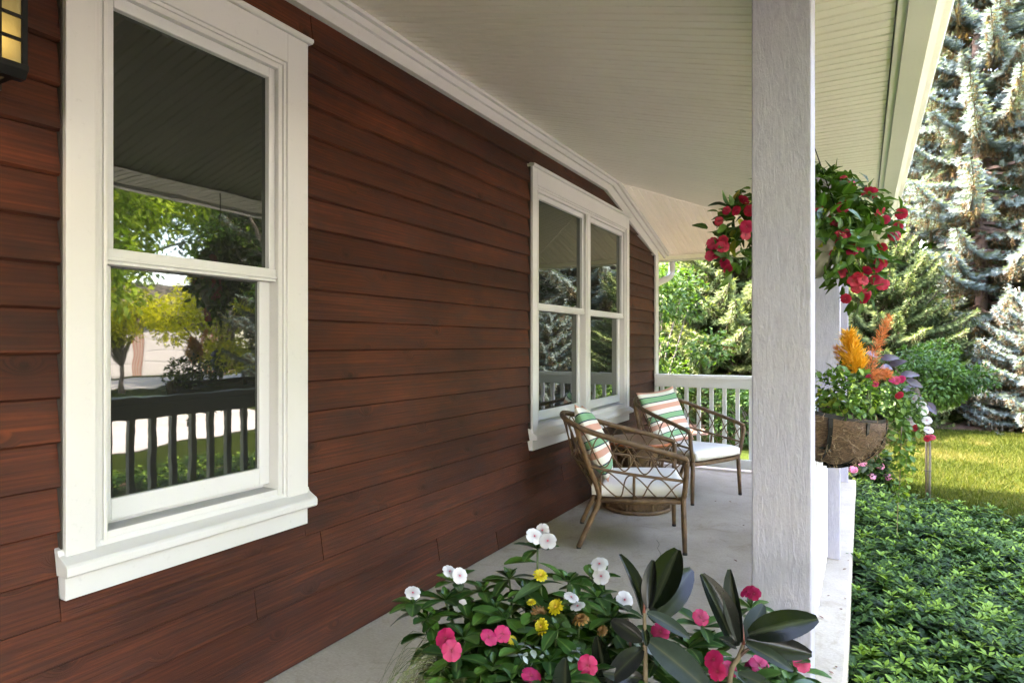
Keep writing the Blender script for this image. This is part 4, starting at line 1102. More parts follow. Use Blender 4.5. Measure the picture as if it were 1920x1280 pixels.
def petal_tpl(w, cup):
    # broad petal: narrow claw, rounded and slightly notched blade
    rows = [(.05, .06), (.30, .52), (.58, .88), (.80, .97), (.95, .66)]; V = []; Fq = []
    for i, (x, h) in enumerate(rows):
        for j in (-2, -1, 0, 1, 2):
            a = j/2; xx = x-(.05*(1-abs(a)*2) if i == 4 and abs(a) < .5 else 0)-(.07*a*a if i >= 3 else 0)
            V.append((xx, a*h*w/2, cup*x*(1-x)*1.6-.10*cup+.05*a*a*h-.05*x**3+.018*math.sin(a*5+x*4)))
    for i in range(4):
        for j in range(4): a = i*5+j; Fq.append((a, a+1, a+6, a+5))
    return np.array(V), np.array(Fq)
def flowermesh(name, pm, eye, petals=5, w=1.0, cup=.14, eyer=.10, layers=1):
    V = []; Fq = []; mi = []; tp = petal_tpl(w, cup)
    for ly in range(layers):
        for k in range(petals):
            a = 2*math.pi*(k+.5*ly)/petals+.05*math.sin(k*5); s = 1-.22*ly; b = len(V)
            tilt = ly*.55; ca, sa = math.cos(a), math.sin(a)
            for x, y, z in tp[0]:
                x *= s; y *= s; xx = x*math.cos(tilt); zz = z+x*math.sin(tilt)+.02*(k % 2)+.03*ly
                V.append((xx*ca-y*sa, xx*sa+y*ca, zz))
            for f in tp[1]: Fq.append([b+i for i in f]); mi.append(0)
    b = len(V)
    for k in range(8):
        a = 2*math.pi*k/8; V += [(eyer*math.cos(a), eyer*math.sin(a), .06+.03*layers), (eyer*.4*math.cos(a), eyer*.4*math.sin(a), .10+.05*layers)]
    for k in range(8):
        k2 = (k+1) % 8; Fq.append([b+2*k, b+2*k2, b+2*k2+1, b+2*k+1]); mi.append(1)
    Fq.append([b+1, b+5, b+9, b+13]); mi.append(1)
    V = np.array(V); return mesh_np(name, V, np.array(Fq), [pm, eye], mi=mi, smooth=True, extra={'rad': np.hypot(V[:, 0], V[:, 1])})
FM = {'pink': flowermesh('pink_flower', p_pink, p_eye2), 'white': flowermesh('white_flower', p_white, p_eye), 'red': flowermesh('red_flower', p_red, p_eye2, cup=.2),
      'yellow': flowermesh('yellow_flower', p_yel, simple('amber_eye', (.45, .25, .02), .7), 12, .36, -.05, .16, 2),
      'faded': flowermesh('withered_flower', p_brown, simple('brown_eye', (.12, .05, .015), .8), 12, .34, .5, .22, 2)}
CAMP = Vector((0, 0, EYE))
rr = random.Random(5)
def jit(s): return Vector((rr.uniform(-s, s), rr.uniform(-s, s), rr.uniform(-s, s)))
def stem(root, pts, r, mat, name='stem', seg=6):
    P = [Vector(p_)-root.location for p_ in pts]; sp_ = smooth_path(P, 4)
    n = len(sp_); return MB().tube(sp_, [r*(1.25-.5*i/(n-1)) for i in range(n)], seg).obj(name, mat, root, smooth=True)
potA = Vector((-.635, 1.24, 0)); potB = Vector((-.30, 1.20, 0))
def pot(loc, r, h, label, mat, cat='planter'):
    o = empty('flower_pot', loc, 0, label, cat, 'flower pots in front of the near post')
    MB().lathe([(r*.62, 0), (r*.70, .02), (r*.86, h*.6), (r*.97, h-.05), (r*1.05, h-.045), (r*1.06, h), (r*.97, h), (r*.92, h-.04), (r*.75, .05), (.001, .045)], 36).obj('pot_wall', mat, o, smooth=True)
    MB().lathe([(r*.93, h-.035), (r*.5, h-.022), (.001, h-.02)], 24).obj('potting_soil', m_soil, o, smooth=True)
    return o
m_terra = simple('glazed_brown_pot', (.10, .055, .035), .35, .3, 6)
pot(potA, .235, .44, 'brown glazed pot holding the vinca and zinnias', m_terra); pot(potB, .17, .42, 'brown glazed pot holding the rubber plants', m_terra)
def flower_at(root, kind, pos, r, face=None, nm='flower'):
    pos = Vector(pos); f = (CAMP-pos).normalized()*.7+Vector((0, 0, .5))+jit(.5) if face is None else Vector(face)
    f.normalize(); d = f.orthogonal(); d = Matrix.Rotation(rr.uniform(0, 6), 3, f) @ d
    return put(nm, FM[kind], root, pos, d, f, r)
def vinca(label, head, flowers, fk, pot_c=potA, nl=9, size=1.0, group='vinca plants in the flower pots', h0=.42, spread=.12, n_ros=6):
    head = Vector(head)
    b = Vector((pot_c.x+(head.x-pot_c.x)*.35, pot_c.y+(head.y-pot_c.y)*.35, h0))
    root = empty('vinca_plant', b, 0, label, 'flowering plant', group)
    midp = b.lerp(head, .5)+Vector(((head.x-b.x)*.15, (head.y-b.y)*.15, -.01))
    stem(root, [b, midp, head], .0032, m_stem)
    a0 = rr.uniform(0, 6)
    for i in range(nl):   # pairs down the stem
        q = 1-.09-.62*(i//2)/max(1, nl/2)*1.0; q = max(.15, q)
        pos = b.lerp(midp, q*2) if q < .5 else midp.lerp(head, q*2-1)
        a = a0+math.pi*(i % 2)+1.6*(i//2)+rr.uniform(-.3, .3); e = rr.uniform(-.35, .25)
        d = Vector((math.cos(a)*math.cos(e), math.sin(a)*math.cos(e), math.sin(e)))
        put('leaf', rr.choice(LM['vinca']), root, pos, d, Vector((0, 0, 1))+jit(.25), size*rr.uniform(.060, .085))
    for i in range(n_ros):
        a = a0+2*math.pi*i/n_ros+rr.uniform(-.2, .2); e = rr.uniform(.0, .5)
        d = Vector((math.cos(a)*math.cos(e), math.sin(a)*math.cos(e), math.sin(e)))
        put('leaf', rr.choice(LM['vinca']), root, head, d, Vector((0, 0, 1))+jit(.2), size*rr.uniform(.048, .075))
    for i in range(3):
        a = a0+2.1*i; d = Vector((math.cos(a)*.5, math.sin(a)*.5, 1))
        put('leaf', LM['vinca'][0], root, head, d, Vector((-math.cos(a), -math.sin(a), .3)), size*.028)
    for fp in flowers:
        fp = Vector(fp); flower_at(root, fk, fp, .0205*size*rr.uniform(.85, 1.1))
        stem(root, [head, head.lerp(fp, .6)+Vector((0, 0, .004)), fp-(CAMP-fp).normalized()*.003], .0014, m_stem, 'flower_stalk', 4)
    return root
vinca('tallest white vinca, three blooms together above the other flowers', at(1008, 1030, 1.47), [at(1002, 1005, 1.45), at(1027, 1014, 1.44), at(1017, 994, 1.48)], 'white', nl=10)
vinca('white vinca with two side-on blooms beside the clapboards', at(853, 1092, 1.46), [at(843, 1071, 1.45), at(862, 1079, 1.44)], 'white', nl=8)
vinca('leftmost white vinca with a single bloom', at(775, 1132, 1.40), [at(774, 1111, 1.40)], 'white', nl=6)
vinca('white vinca bloom behind the wispy grass', at(880, 1150, 1.44), [at(863, 1135, 1.42), at(889, 1145, 1.45)], 'white', nl=6)
vinca('white vinca with twin blooms facing the camera, mid pot', at(1082, 1128, 1.36), [at(1071, 1119, 1.33), at(1083, 1136, 1.32)], 'white', nl=8)
vinca('white vinca leaning right, two blooms against the floor', at(1112, 1086, 1.47), [at(1124, 1057, 1.46), at(1127, 1080, 1.44)], 'white', nl=8)
vinca('white vinca whose bloom is half hidden by the left rubber plant', at(1150, 1140, 1.42), [at(1171, 1124, 1.42)], 'white', nl=7)
vinca('magenta vinca at lower left with two overlapping blooms', at(858, 1232, 1.26), [at(835, 1196, 1.25), at(847, 1219, 1.23)], 'pink', nl=9, size=1.05)
vinca('magenta vinca with a large and a small bloom left of the yellow zinnias', at(925, 1212, 1.30), [at(917, 1194, 1.28), at(942, 1188, 1.30)], 'pink', nl=9, size=1.05)
vinca('magenta vinca low at the front edge of the picture', at(1000, 1282, 1.22), [at(996, 1266, 1.20)], 'pink', nl=8)
vinca('magenta vinca bloom under the faded zinnias', at(1100, 1262, 1.24), [at(1102, 1247, 1.22), at(1053, 1272, 1.22)], 'pink', nl=8)
vinca('magenta vinca bloom between the two rubber plants', at(1245, 1200, 1.33), [at(1238, 1184, 1.32)], 'pink', potB, nl=7)
vinca('magenta vinca bloom right of the left rubber plant crown', at(1318, 1176, 1.35), [at(1314, 1157, 1.34)], 'pink', potB, nl=7)
vinca('magenta vinca bloom behind the right rubber plant, against the post', at(1408, 1140, 1.42), [at(1414, 1113, 1.42), at(1402, 1108, 1.44)], 'pink', potB, nl=6)
vinca('magenta vinca cluster low between the rubber plant stems', at(1350, 1268, 1.24), [at(1338, 1236, 1.22), at(1345, 1258, 1.2), at(1368, 1254, 1.23)], 'pink', potB, nl=8)
vinca('magenta vinca bloom under the right rubber plant', at(1425, 1262, 1.26), [at(1424, 1246, 1.25), at(1408, 1252, 1.27)], 'pink', potB, nl=7)
vinca('magenta vinca bloom at the foot of the near post', at(1490, 1258, 1.28), [at(1503, 1241, 1.27)], 'pink', potB, nl=7)
fill = [(930, 1140, 1.40), (1066, 1092, 1.46), (985, 1110, 1.44), (955, 1085, 1.50), (900, 1170, 1.38), (1150, 1160, 1.36), (1045, 1180, 1.30), (975, 1220, 1.28), (1030, 1240, 1.26), (905, 1262, 1.24),
        (1075, 1235, 1.28), (1135, 1215, 1.32), (950, 1160, 1.36), (845, 1275, 1.22), (1120, 1120, 1.42), (1060, 1275, 1.2), (960, 1275, 1.2), (1010, 1150, 1.38), (1175, 1235, 1.32), (1165, 1275, 1.26), (1230, 1240, 1.3)]
FILL = ['leafy shoot between the twin side-on white blooms and the tallest vinca', 'leafy shoot under the two white blooms at right, against the floor', 'leafy shoot just left of the topmost yellow zinnia', 'leafy shoot highest on the left below the tall white vinca', 'leafy shoot beside the single small white bloom', 'leafy shoot left of the half hidden white bloom', 'leafy shoot between the lowest yellow and the half withered zinnia', 'leafy shoot under the big magenta bloom in the middle left', 'leafy shoot above the lowest magenta bloom', 'leafy shoot right of the two overlapping magenta blooms',
 'leafy shoot below the half withered zinnia', 'leafy shoot between the orange brown zinnia and the left rubber plant', 'leafy shoot above the magenta bloom with a small partner', 'leafy shoot at the bottom beside the wispy grass', 'leafy shoot above the twin white blooms facing the camera', 'leafy shoot at the bottom edge, centre of the near pot', 'leafy shoot at the bottom edge left of the lowest magenta bloom', 'leafy shoot around the withered dark brown head', 'leafy shoot left of the left rubber plant stem', 'leafy shoot at the bottom under the left rubber plant', 'leafy shoot just right of the left rubber plant stem']
fill += [(800, 1160, 1.38), (835, 1125, 1.42), (905, 1110, 1.46), (1000, 1200, 1.33), (1060, 1150, 1.38), (870, 1195, 1.32), (1030, 1290, 1.2), (925, 1250, 1.24)]
FILL += ['leafy shoot below the leftmost white bloom', 'leafy shoot under the side-on white blooms by the clapboards', 'leafy shoot against the floor left of the tall white vinca', 'leafy shoot below the lowest bright zinnia', 'leafy shoot behind the right hand yellow zinnia', 'leafy shoot above the overlapping magenta blooms', 'leafy shoot at the bottom edge under the small magenta bloom', 'leafy shoot below the large magenta bloom at left']
for i, (x, y, z) in enumerate(fill):
    vinca(FILL[i], at(x, y, z), [], 'pink', nl=9, size=rr.uniform(.95, 1.12), group='leafy shoots without flowers in the near pot')
for i, (x, y, z) in enumerate([(1290, 1215, 1.32), (1275, 1265, 1.28), (1325, 1200, 1.36), (1440, 1275, 1.22), (1480, 1285, 1.22), (1400, 1285, 1.2), (1310, 1280, 1.24), (1455, 1240, 1.30)]):
    vinca(['light green shoot between the rubber plants, above the low magenta cluster', 'light green shoot at the bottom between the rubber plant stems', 'light green shoot behind the bloom right of the left rubber plant', 'light green shoot at the bottom under the right rubber plant', 'light green shoot lowest beside the post', 'light green shoot at the foot of the right rubber plant stem', 'light green shoot at the bottom left of the magenta cluster', 'light green shoot under the grey leaf by the post'][i], at(x, y, z), [], 'pink', potB, nl=8, size=1, group='leafy shoots around the rubber plants')
def zinnia(label, head, kind, r=.021, size=1.0, nl=6):
    head = Vector(head); b = Vector((potA.x+(head.x-potA.x)*.5, potA.y+(head.y-potA.y)*.5, .42))
    root = empty('zinnia_plant', b, 0, label, 'flowering plant', 'zinnias in the near pot')
    mp_ = b.lerp(head, .5)+Vector((.01, 0, 0)); stem(root, [b, mp_, head-(CAMP-head).normalized()*.006], .0024, m_stem)
    a0 = rr.uniform(0, 6)
    for i in range(nl):
        q = .92-.13*(i//2); pos = mp_.lerp(head, q*2-1) if q > .5 else b.lerp(mp_, q*2)
        a = a0+math.pi*(i % 2)+1.57*(i//2); e = rr.uniform(-.3, .3); d = Vector((math.cos(a)*math.cos(e), math.sin(a)*math.cos(e), math.sin(e)))
        put('leaf', rr.choice(LM['zinnia']), root, pos, d, Vector((0, 0, 1))+jit(.3), size*rr.uniform(.05, .075))
    flower_at(root, kind, head, r)
zinnia('topmost bright yellow zinnia under the tall white vinca', at(1013, 1078, 1.42), 'yellow', .019)
zinnia('yellow zinnia right of centre with browning lower petals', at(1042, 1137, 1.35), 'yellow', .021)
zinnia('lowest bright yellow zinnia in the middle of the pot', at(1015, 1174, 1.30), 'yellow', .019)
zinnia('small yellow zinnia half open behind the leaves', at(996, 1129, 1.38), 'yellow', .012)
zinnia('tiny yellow zinnia bud beside the magenta vinca', at(960, 1199, 1.30), 'yellow', .011)
zinnia('withered dark brown zinnia head between the yellow ones', at(1011, 1151, 1.36), 'faded', .020)
zinnia('half withered zinnia head, brown and gold', at(1089, 1162, 1.33), 'faded', .021)
zinnia('small orange brown zinnia head at right', at(1129, 1182, 1.33), 'faded', .014)
# gold petals left on the faded heads
for x, y, z in ((1091, 1160, 1.325), (1131, 1180, 1.325), (1047, 1143, 1.345)): pass
# silver foliage
for i, (x, y, z, lb) in enumerate(((1078, 1222, 1.27, 'little silver leaved plant under the faded zinnias'), (1200, 1205, 1.30, 'silver leaved plant at the foot of the left rubber plant'), (985, 1232, 1.25, 'grey green silver leaved plant low in the near pot'))):
    c = Vector(at(x, y, z)); root = empty('silver_plant', (c.x, c.y, .42), 0, lb, 'foliage plant', 'silver leaved plants in the pots')
    stem(root, [(c.x, c.y, .42), c], .002, m_stem)
    for k in range(16):
        d = Vector((rr.gauss(0, 1), rr.gauss(0, 1), rr.gauss(.2, .6))); put('leaf', LM['silver'][0], root, c+jit(.022), d, Vector((0, 0, 1))+jit(.5), rr.uniform(.014, .024))
# wispy grass
def wispy():
    c = Vector(at(893, 1240, 1.30)); c.z = .43; root = empty('ornamental_grass', c, 0, 'wispy thin bladed grass spilling over the left rim of the pot', 'ornamental grass')
    mb = MB()
    for i in range(260):
        a = math.pi*1.0+rr.gauss(0, .75)+YAW*0; L = rr.uniform(.16, .36); up = rr.uniform(.10, .21)
        dx = Vector((math.cos(a)*CA-.0, math.sin(a)*.9+math.cos(a)*SA, 0))
        dx = Vector((-CA, -SA, 0))*math.cos(a-math.pi)+Vector((-SA, CA, 0))*math.sin(a-math.pi)
        o = Vector((rr.uniform(-.02, .02), rr.uniform(-.02, .02), 0)); pts = []
        drop = rr.uniform(.9, 1.5)
        for k in range(8):
            q = k/7; pts.append(o+dx*(L*.72*q)+Vector((0, 0, up*2.6*q*(1-q*.62)-drop*.24*q**3))+Vector((rr.gauss(0, .0015), rr.gauss(0, .0015), 0)))
        mb.tube(pts, [.0009*(1-.6*k/7) for k in range(8)], 3, cap=False)
    m = simple('grass_blade_fine', (.085, .10, .035), .6, .5, 9)
    o = mb.obj('blades', m, root); o['kind'] = 'stuff'
wispy()
# rubber plants ---------------------------------------------------------
def rleaf(root, b, tip, width, face, kind='rub', v=0, H=None):
    b, tip = Vector(b), Vector(tip); L = (tip-b).length; f = Vector(face)
    if f.length == 0: f = (CAMP-b.lerp(tip, .5)).normalized()
    return put('leaf', LM[kind][v], root, b, tip-b, f, L, width/.45, L if H is None else H)
def cf(a, u=0, back=1.0):   # face direction: towards the camera, turned sideways (right) and up
    return Vector((SA, -CA, 0))*back+Vector((CA, SA, 0))*a+Vector((0, 0, u))
za = 1.25; bA = Vector((at(1212, 1290, za).x, at(1212, 1290, za).y, .40))
rA = empty('rubber_plant', bA, 0, 'left rubber plant with dark broad leaves held upright', 'rubber plant', 'rubber plants in the front pot')
stem(rA, [bA, at(1210, 1250, za), at(1209, 1190, za), at(1208, 1148, za)], .0048, m_woody)
stem(rA, [at(1180, 1300, za+.02), at(1182, 1210, za+.02), at(1178, 1160, za+.02)], .0028, m_rstem)
rleaf(rA, at(1203, 1153, za), at(1168, 1037, za+.04), .034, cf(.9, .2), 'rub', 1)
rleaf(rA, at(1216, 1140, za), at(1223, 1050, za+.02), .030, cf(-.5, .1), 'rub', 1)
rleaf(rA, at(1224, 1137, za+.01), at(1270, 1028, za+.05), .064, cf(-.35, .5), 'rub', 0)
rleaf(rA, at(1220, 1162, za+.03), at(1307, 1062, za+.09), .060, cf(-.2, .25), 'rub', 2)
rleaf(rA, at(1213, 1148, za), at(1296, 1188, za-.03), .030, cf(.15, 1.3), 'rub2', 1)
rleaf(rA, at(1214, 1200, za), at(1342, 1292, za-.06), .062, cf(.3, .9), 'rub2', 1)
rleaf(rA, at(1204, 1216, za), at(1140, 1272, za-.04), .044, cf(-.3, .9), 'rub', 2)
rleaf(rA, at(1205, 1200, za), at(1146, 1162, za+.03), .036, cf(-.2, .4), 'rub', 0)
rleaf(rA, at(1140, 1285, za), at(1119, 1194, za), .040, cf(-.4, .3), 'rub', 0)
rleaf(rA, at(1206, 1272, za), at(1144, 1262, za-.04), .030, cf(0, .6), 'rub', 2)
rleaf(rA, at(1060, 1310, 1.18), at(1058, 1236, 1.16), .040, cf(-.6, .5), 'rub2', 0)
rleaf(rA, at(1208, 1176, za), at(1213, 1210, za-.02), .016, cf(0, .2), 'rub', 0)
MB().tube([Vector(at(1208, 1150, za))-bA, Vector(at(1207, 1118, za+.01))-bA], [.0035, .0008], 6).obj('leaf_sheath', simple('red_sheath', (.16, .04, .03), .5), rA, smooth=True)
zb = 1.20; bB = Vector((at(1365, 1300, zb).x, at(1365, 1300, zb).y, .40))
rB = empty('rubber_plant', bB, 0, 'right rubber plant with a glossy leaf pointing across the post', 'rubber plant', 'rubber plants in the front pot')
stem(rB, [bB, at(1369, 1270, zb), at(1385, 1232, zb), at(1394, 1208, zb)], .0050, m_woody)
stem(rB, [at(1388, 1228, zb), at(1400, 1218, zb-.01), at(1412, 1212, zb-.01)], .003, m_rstem)
rleaf(rB, at(1378, 1212, zb), at(1321, 1076, zb+.03), .052, cf(.35, .15), 'rub', 1)
rleaf(rB, at(1390, 1203, zb), at(1366, 1068, zb+.03), .034, cf(-.8, .1), 'rub2', 0)
rleaf(rB, at(1397, 1200, zb+.01), at(1433, 1128, zb+.05), .036, cf(-.5, .3), 'rub2', 1)
rleaf(rB, at(1404, 1189, zb-.01), at(1534, 1152, zb-.03), .055, cf(.1, .9), 'rub', 2)
rleaf(rB, at(1400, 1200, zb), at(1524, 1226, zb-.02), .042, cf(-.1, .45), 'rub', 0)
rleaf(rB, at(1398, 1206, zb-.01), at(1490, 1250, zb-.05), .028, cf(.1, 1.2), 'rub2', 1)
rleaf(rB, at(1384, 1262, zb), at(1452, 1288, zb-.03), .030, cf(0, 1.0), 'rub2', 1)
rleaf(rB, at(1380, 1212, zb), at(1352, 1196, zb-.05), .020, cf(0, .8), 'rub', 0)
MB().tube([Vector(at(1394, 1208, zb))-bB, Vector(at(1393, 1170, zb+.01))-bB], [.004, .0008], 6).obj('leaf_sheath', bpy.data.materials['red_sheath'], rB, smooth=True)

# ============================================================ HANGING BASKET
hb = Vector((-.19, 2.56, 0)); ZB = 1.475
hroot = empty('hanging_basket', (hb.x, hb.y, ZB), 0, 'hanging basket overflowing with red impatiens behind the near post', 'hanging basket')
m_bask = simple('grey_green_plastic', (.10, .095, .07), .5, .15, 30)
MB().lathe([(.001, -.02), (.06, -.02), (.07, .0), (.115, .09), (.122, .105), (.118, .11), (.10, .10), (.001, .09)], 32).obj('basket', m_bask, hroot, smooth=True)
for k in range(3):
    a = 2*math.pi*k/3+.4; MB().tube([(.15*math.cos(a), .15*math.sin(a), .12), (.01*math.cos(a), .01*math.sin(a), .55)], .0018, 5).obj('hanger_wire', m_dark, hroot)
MB().tube([(0, 0, .54), (0, 0, ZS-ZB)], .003, 6).obj('hook', m_dark, hroot)
def tuft_things(root, clumps, nleaf, kind, size, nflower, fkind, fr, seed, nbig=300, stuffmat=None, up=.3, droop=.25, fl_in=.86):
    g = np.random.default_rng(seed); C = np.array([c[:3] for c in clumps]); RR = np.array([c[3] for c in clumps]); w = RR**2/np.sum(RR**2)
    idx = g.choice(len(C), nleaf, p=w); d = g.normal(0, 1, (nleaf, 3)); d /= np.linalg.norm(d, axis=1, keepdims=True); r = g.uniform(.35, 1, nleaf)**.5
    P = C[idx]+d*(RR[idx]*r)[:, None]; cam_ = np.array([0, 0, EYE])
    order = np.argsort(np.linalg.norm(P-cam_, axis=1)-r*.15); rest = []
    for n_, i in enumerate(order):
        dd = Vector(d[i])+Vector(g.normal(0, .5, 3)); dd.z -= droop; nn = Vector((0, 0, 1))*up*2+Vector(d[i])*.9+Vector(g.normal(0, .35, 3)); L = size*g.uniform(.65, 1.25)
        if n_ < nbig: put('leaf', LM[kind][g.integers(0, len(LM[kind]))], root, P[i], dd, nn, L)
        else: rest.append((P[i], dd.normalized(), nn, L))
    if rest:
        pos = np.array([x[0] for x in rest])-np.array(root.location); D = np.array([x[1] for x in rest]); U = np.array([x[2] for x in rest]); L = np.array([x[3] for x in rest])
        tp = leaf_tpl(2, .58, .15, .25, 'ovate'); V, Fq = scatter(tp, pos, basis(D, U, L))
        o = link('inner_leaves', mesh_np('inner_leaves', V, Fq, [stuffmat or f_decid], np.repeat(g.uniform(.2, .75, len(L)), len(tp[0]))), root); o['kind'] = 'stuff'
    for k in range(nflower):
        i = g.choice(len(C), p=w); v = g.normal(0, 1, 3); v /= np.linalg.norm(v); tc = cam_-C[i]; tc /= np.linalg.norm(tc)
        v = v+tc*.7; v /= np.linalg.norm(v); p_ = C[i]+v*RR[i]*fl_in*1.1
        flower_at(root, fkind, p_, fr*g.uniform(.8, 1.15), face=Vector(v)+Vector(tc)*.5+jit(.4))
IC = [(*at(x, y, z), r) for x, y, z, r in ((1508, 405, 2.38, .19), (1450, 400, 2.36, .15), (1400, 420, 2.32, .10), (1375, 405, 2.34, .07), (1385, 470, 2.32, .07), (1352, 470, 2.34, .045), (1370, 498, 2.34, .045), (1560, 385, 2.36, .12), (1600, 390, 2.38, .11), (1570, 440, 2.34, .12), (1625, 385, 2.40, .08), (1640, 430, 2.40, .08), (1675, 410, 2.42, .05), (1600, 470, 2.34, .10), (1610, 515, 2.34, .09), (1605, 550, 2.34, .05), (1640, 500, 2.36, .06), (1345, 440, 2.36, .045), (1460, 460, 2.36, .12), (1550, 470, 2.3, .09), (1548, 440, 2.24, .07), (1560, 475, 2.22, .055), (1580, 455, 2.24, .06), (1545, 400, 2.28, .09), (1590, 490, 2.27, .05), (1540, 355, 2.34, .07))]
tuft_things(hroot, IC, 1350, 'imp', .052, 0, 'red', .022, 41, stuffmat=f_decid)
for x, y, z in ((1380, 395, 2.25), (1362, 395, 2.27), (1395, 375, 2.26), (1348, 415, 2.30), (1400, 425, 2.22), (1405, 395, 2.24), (1398, 440, 2.25), (1337, 457, 2.31), (1356, 450, 2.28), (1355, 462, 2.28), (1345, 478, 2.31), (1331, 480, 2.32), (1365, 505, 2.28), (1360, 495, 2.30), (1577, 338, 2.32), (1597, 347, 2.32), (1634, 362, 2.34), (1623, 360, 2.35), (1581, 388, 2.26), (1566, 418, 2.24), (1556, 415, 2.25), (1585, 438, 2.22), (1573, 445, 2.22), (1560, 448, 2.23), (1601, 452, 2.24), (1610, 466, 2.25), (1598, 470, 2.24), (1650, 397, 2.33), (1660, 412, 2.33), (1690, 401, 2.40), (1684, 425, 2.38), (1677, 442, 2.36), (1653, 464, 2.33), (1626, 507, 2.27), (1643, 502, 2.29), (1608, 517, 2.27), (1618, 525, 2.27), (1600, 527, 2.28), (1641, 525, 2.30), (1655, 533, 2.31), (1651, 493, 2.31), (1577, 510, 2.30), (1606, 541, 2.28), (1586, 560, 2.30), (1622, 560, 2.30), (1624, 550, 2.31), (1541, 452, 2.26), (1548, 470, 2.25), (1535, 390, 2.28)):
    flower_at(hroot, 'red', at(x, y, z), rr.uniform(.018, .027), face=(CAMP-at(x, y, z)).normalized()+jit(.55))

# ============================================================ RAIL PLANTER
PC = Vector((-.16, 2.60, 0)); pr = empty('rail_planter', (PC.x, PC.y, .93), 0, 'coco lined black metal planter hooked over the side railing', 'planter')
m_coco, t, p = M('coco_liner')
v = coords(t, (1, 1, 2.5)); c = ramp(t, noise(t, v, 38, 6, .7, 2.5), [(.3, (.025, .013, .007)), (.5, (.13, .068, .035)), (.72, (.27, .165, .095))]); t.link(c, p.inputs['Base Color']); p.inputs['Roughness'].default_value = .95
bump(t, p, noise(t, v, 60, 6, .75, 3), 1.0, .02)
RX, RY, DZ = .222, .30, .172
def rimz(x): return .052-.22*x
V = []; Fq = []; NU, NV = 28, 12
g = np.random.default_rng(77)
for i in range(NV+1):
    q = i/NV; k = math.cos(q*math.pi/2)**.75
    for j in range(NU+1):
        a = -math.pi/2+math.pi*j/NU; lump = 1+.05*math.sin(a*7+q*3)*math.sin(q*3.1)+.02*g.normal()*(i > 0)
        x = RX*math.cos(a)*k*lump; y = RY*math.sin(a)*k*lump
        V.append((x, y, rimz(x)-DZ*math.sin(q*math.pi/2)*(1+.03*g.normal()*(i > 0))))
for i in range(NV):
    for j in range(NU): a = i*(NU+1)+j; Fq.append((a, a+1, a+NU+2, a+NU+1))
me = bpy.data.meshes.new('coco_liner'); me.from_pydata(V, [], Fq); me.materials.append(m_coco); me.polygons.foreach_set('use_smooth', [True]*len(Fq))
lo = link('coco_liner', me, pr); md = lo.modifiers.new('thick', 'SOLIDIFY'); md.thickness = .02; md.offset = -1
fb = MB()
for i in range(420):
    a = rr.uniform(-1.45, .6); q = rr.uniform(.02, .95); k = math.cos(q*math.pi/2)**.75
    x, y = RX*math.cos(a)*k*1.02, RY*math.sin(a)*k*1.02; z = rimz(x)-DZ*math.sin(q*math.pi/2); o_ = Vector((x, y, z)); pts = [o_]
    d = Vector((rr.gauss(0, 1), rr.gauss(0, 1), rr.gauss(0, 1))).normalized()
    for s in range(4): d = (d+jit(.9)).normalized(); pts.append(pts[-1]+d*.013+Vector((x, y, 0)).normalized()*.003)
    fb.tube(pts, .0007, 3, cap=False)
o = fb.obj('coco_fibres', simple('coco_fibre', (.27, .18, .11), .9, .4, 9), pr); o['kind'] = 'stuff'
def flatbar(name, pts, w, th, parent, nrm):
    mb = MB(); P = [Vector(q) for q in pts]
    for i in range(len(P)-1):
        pass
    b = 0
    for i, q in enumerate(P):
        d = (P[min(i+1, len(P)-1)]-P[max(0, i-1)]).normalized(); n_ = Vector(nrm(q)); n_ = (n_-d*n_.dot(d)).normalized(); s = d.cross(n_)*w/2
        for c_ in (-s, s, s+n_*th, -s+n_*th): mb.v.append(tuple(q+c_)); mb.al.append(0)
    for i in range(len(P)-1):
        for k in range(4): k2 = (k+1) % 4; mb.f.append((4*i+k, 4*i+k2, 4*i+4+k2, 4*i+4+k)); mb.mi.append(0)
    e_ = 4*(len(P)-1); mb.f += [(3, 2, 1, 0), (e_, e_+1, e_+2, e_+3)]; mb.mi += [0, 0]
    return mb.obj(name, m_dark, parent)
outn = lambda q: Vector((q.x+.05, q.y*.6, 0))
flatbar('rim_bar', [(RX*1.03*math.cos(a), RY*1.03*math.sin(a), rimz(RX*math.cos(a))) for a in np.linspace(-math.pi/2, math.pi/2, 24)], .022, .004, pr, outn)
for a in (-1.28, -.75, -.25, .25, .75, 1.28):
    pts = [(RX*1.085*math.cos(a)*math.cos(q*math.pi/2)**.75, RY*1.085*math.sin(a)*math.cos(q*math.pi/2)**.75, rimz(RX*math.cos(a))-(DZ+.004)*math.sin(q*math.pi/2)) for q in np.linspace(0, .93, 9)]
    flatbar('rib_bar', pts, .016, .003, pr, outn)
flatbar('middle_bar', [(RX*.86*math.cos(a), RY*.86*math.sin(a), rimz(RX*math.cos(a)*.8)-DZ*.66) for a in np.linspace(-math.pi/2, math.pi/2, 20)], .012, .003, pr, outn)
flatbar('back_bar', [(0, y_, .045) for y_ in np.linspace(-RY, RY, 5)], .02, .003, pr, lambda q: Vector((-1, 0, 0)))
for y_ in (-.2, .2): MB().box(-.10, .003, y_-.012, y_+.012, .0, .004).box(-.002, .002, y_-.012, y_+.012, .004, .045).obj('hook', m_dark, pr)
MB().lathe([(.95, .0), (.001, .01)], 24, ang=(-math.pi/2, math.pi/2), sx=RX, sy=RY).obj('potting_soil', m_soil, pr)
def plant(name, loc, label, cat, group=None): return empty(name, loc, 0, label, cat, group)
G = 'plants growing in the rail planter'
h1 = plant('trailing_herb', (-.10, 2.34, .93), 'rounded light green herb mound at the near end of the rail planter', 'herb', G)
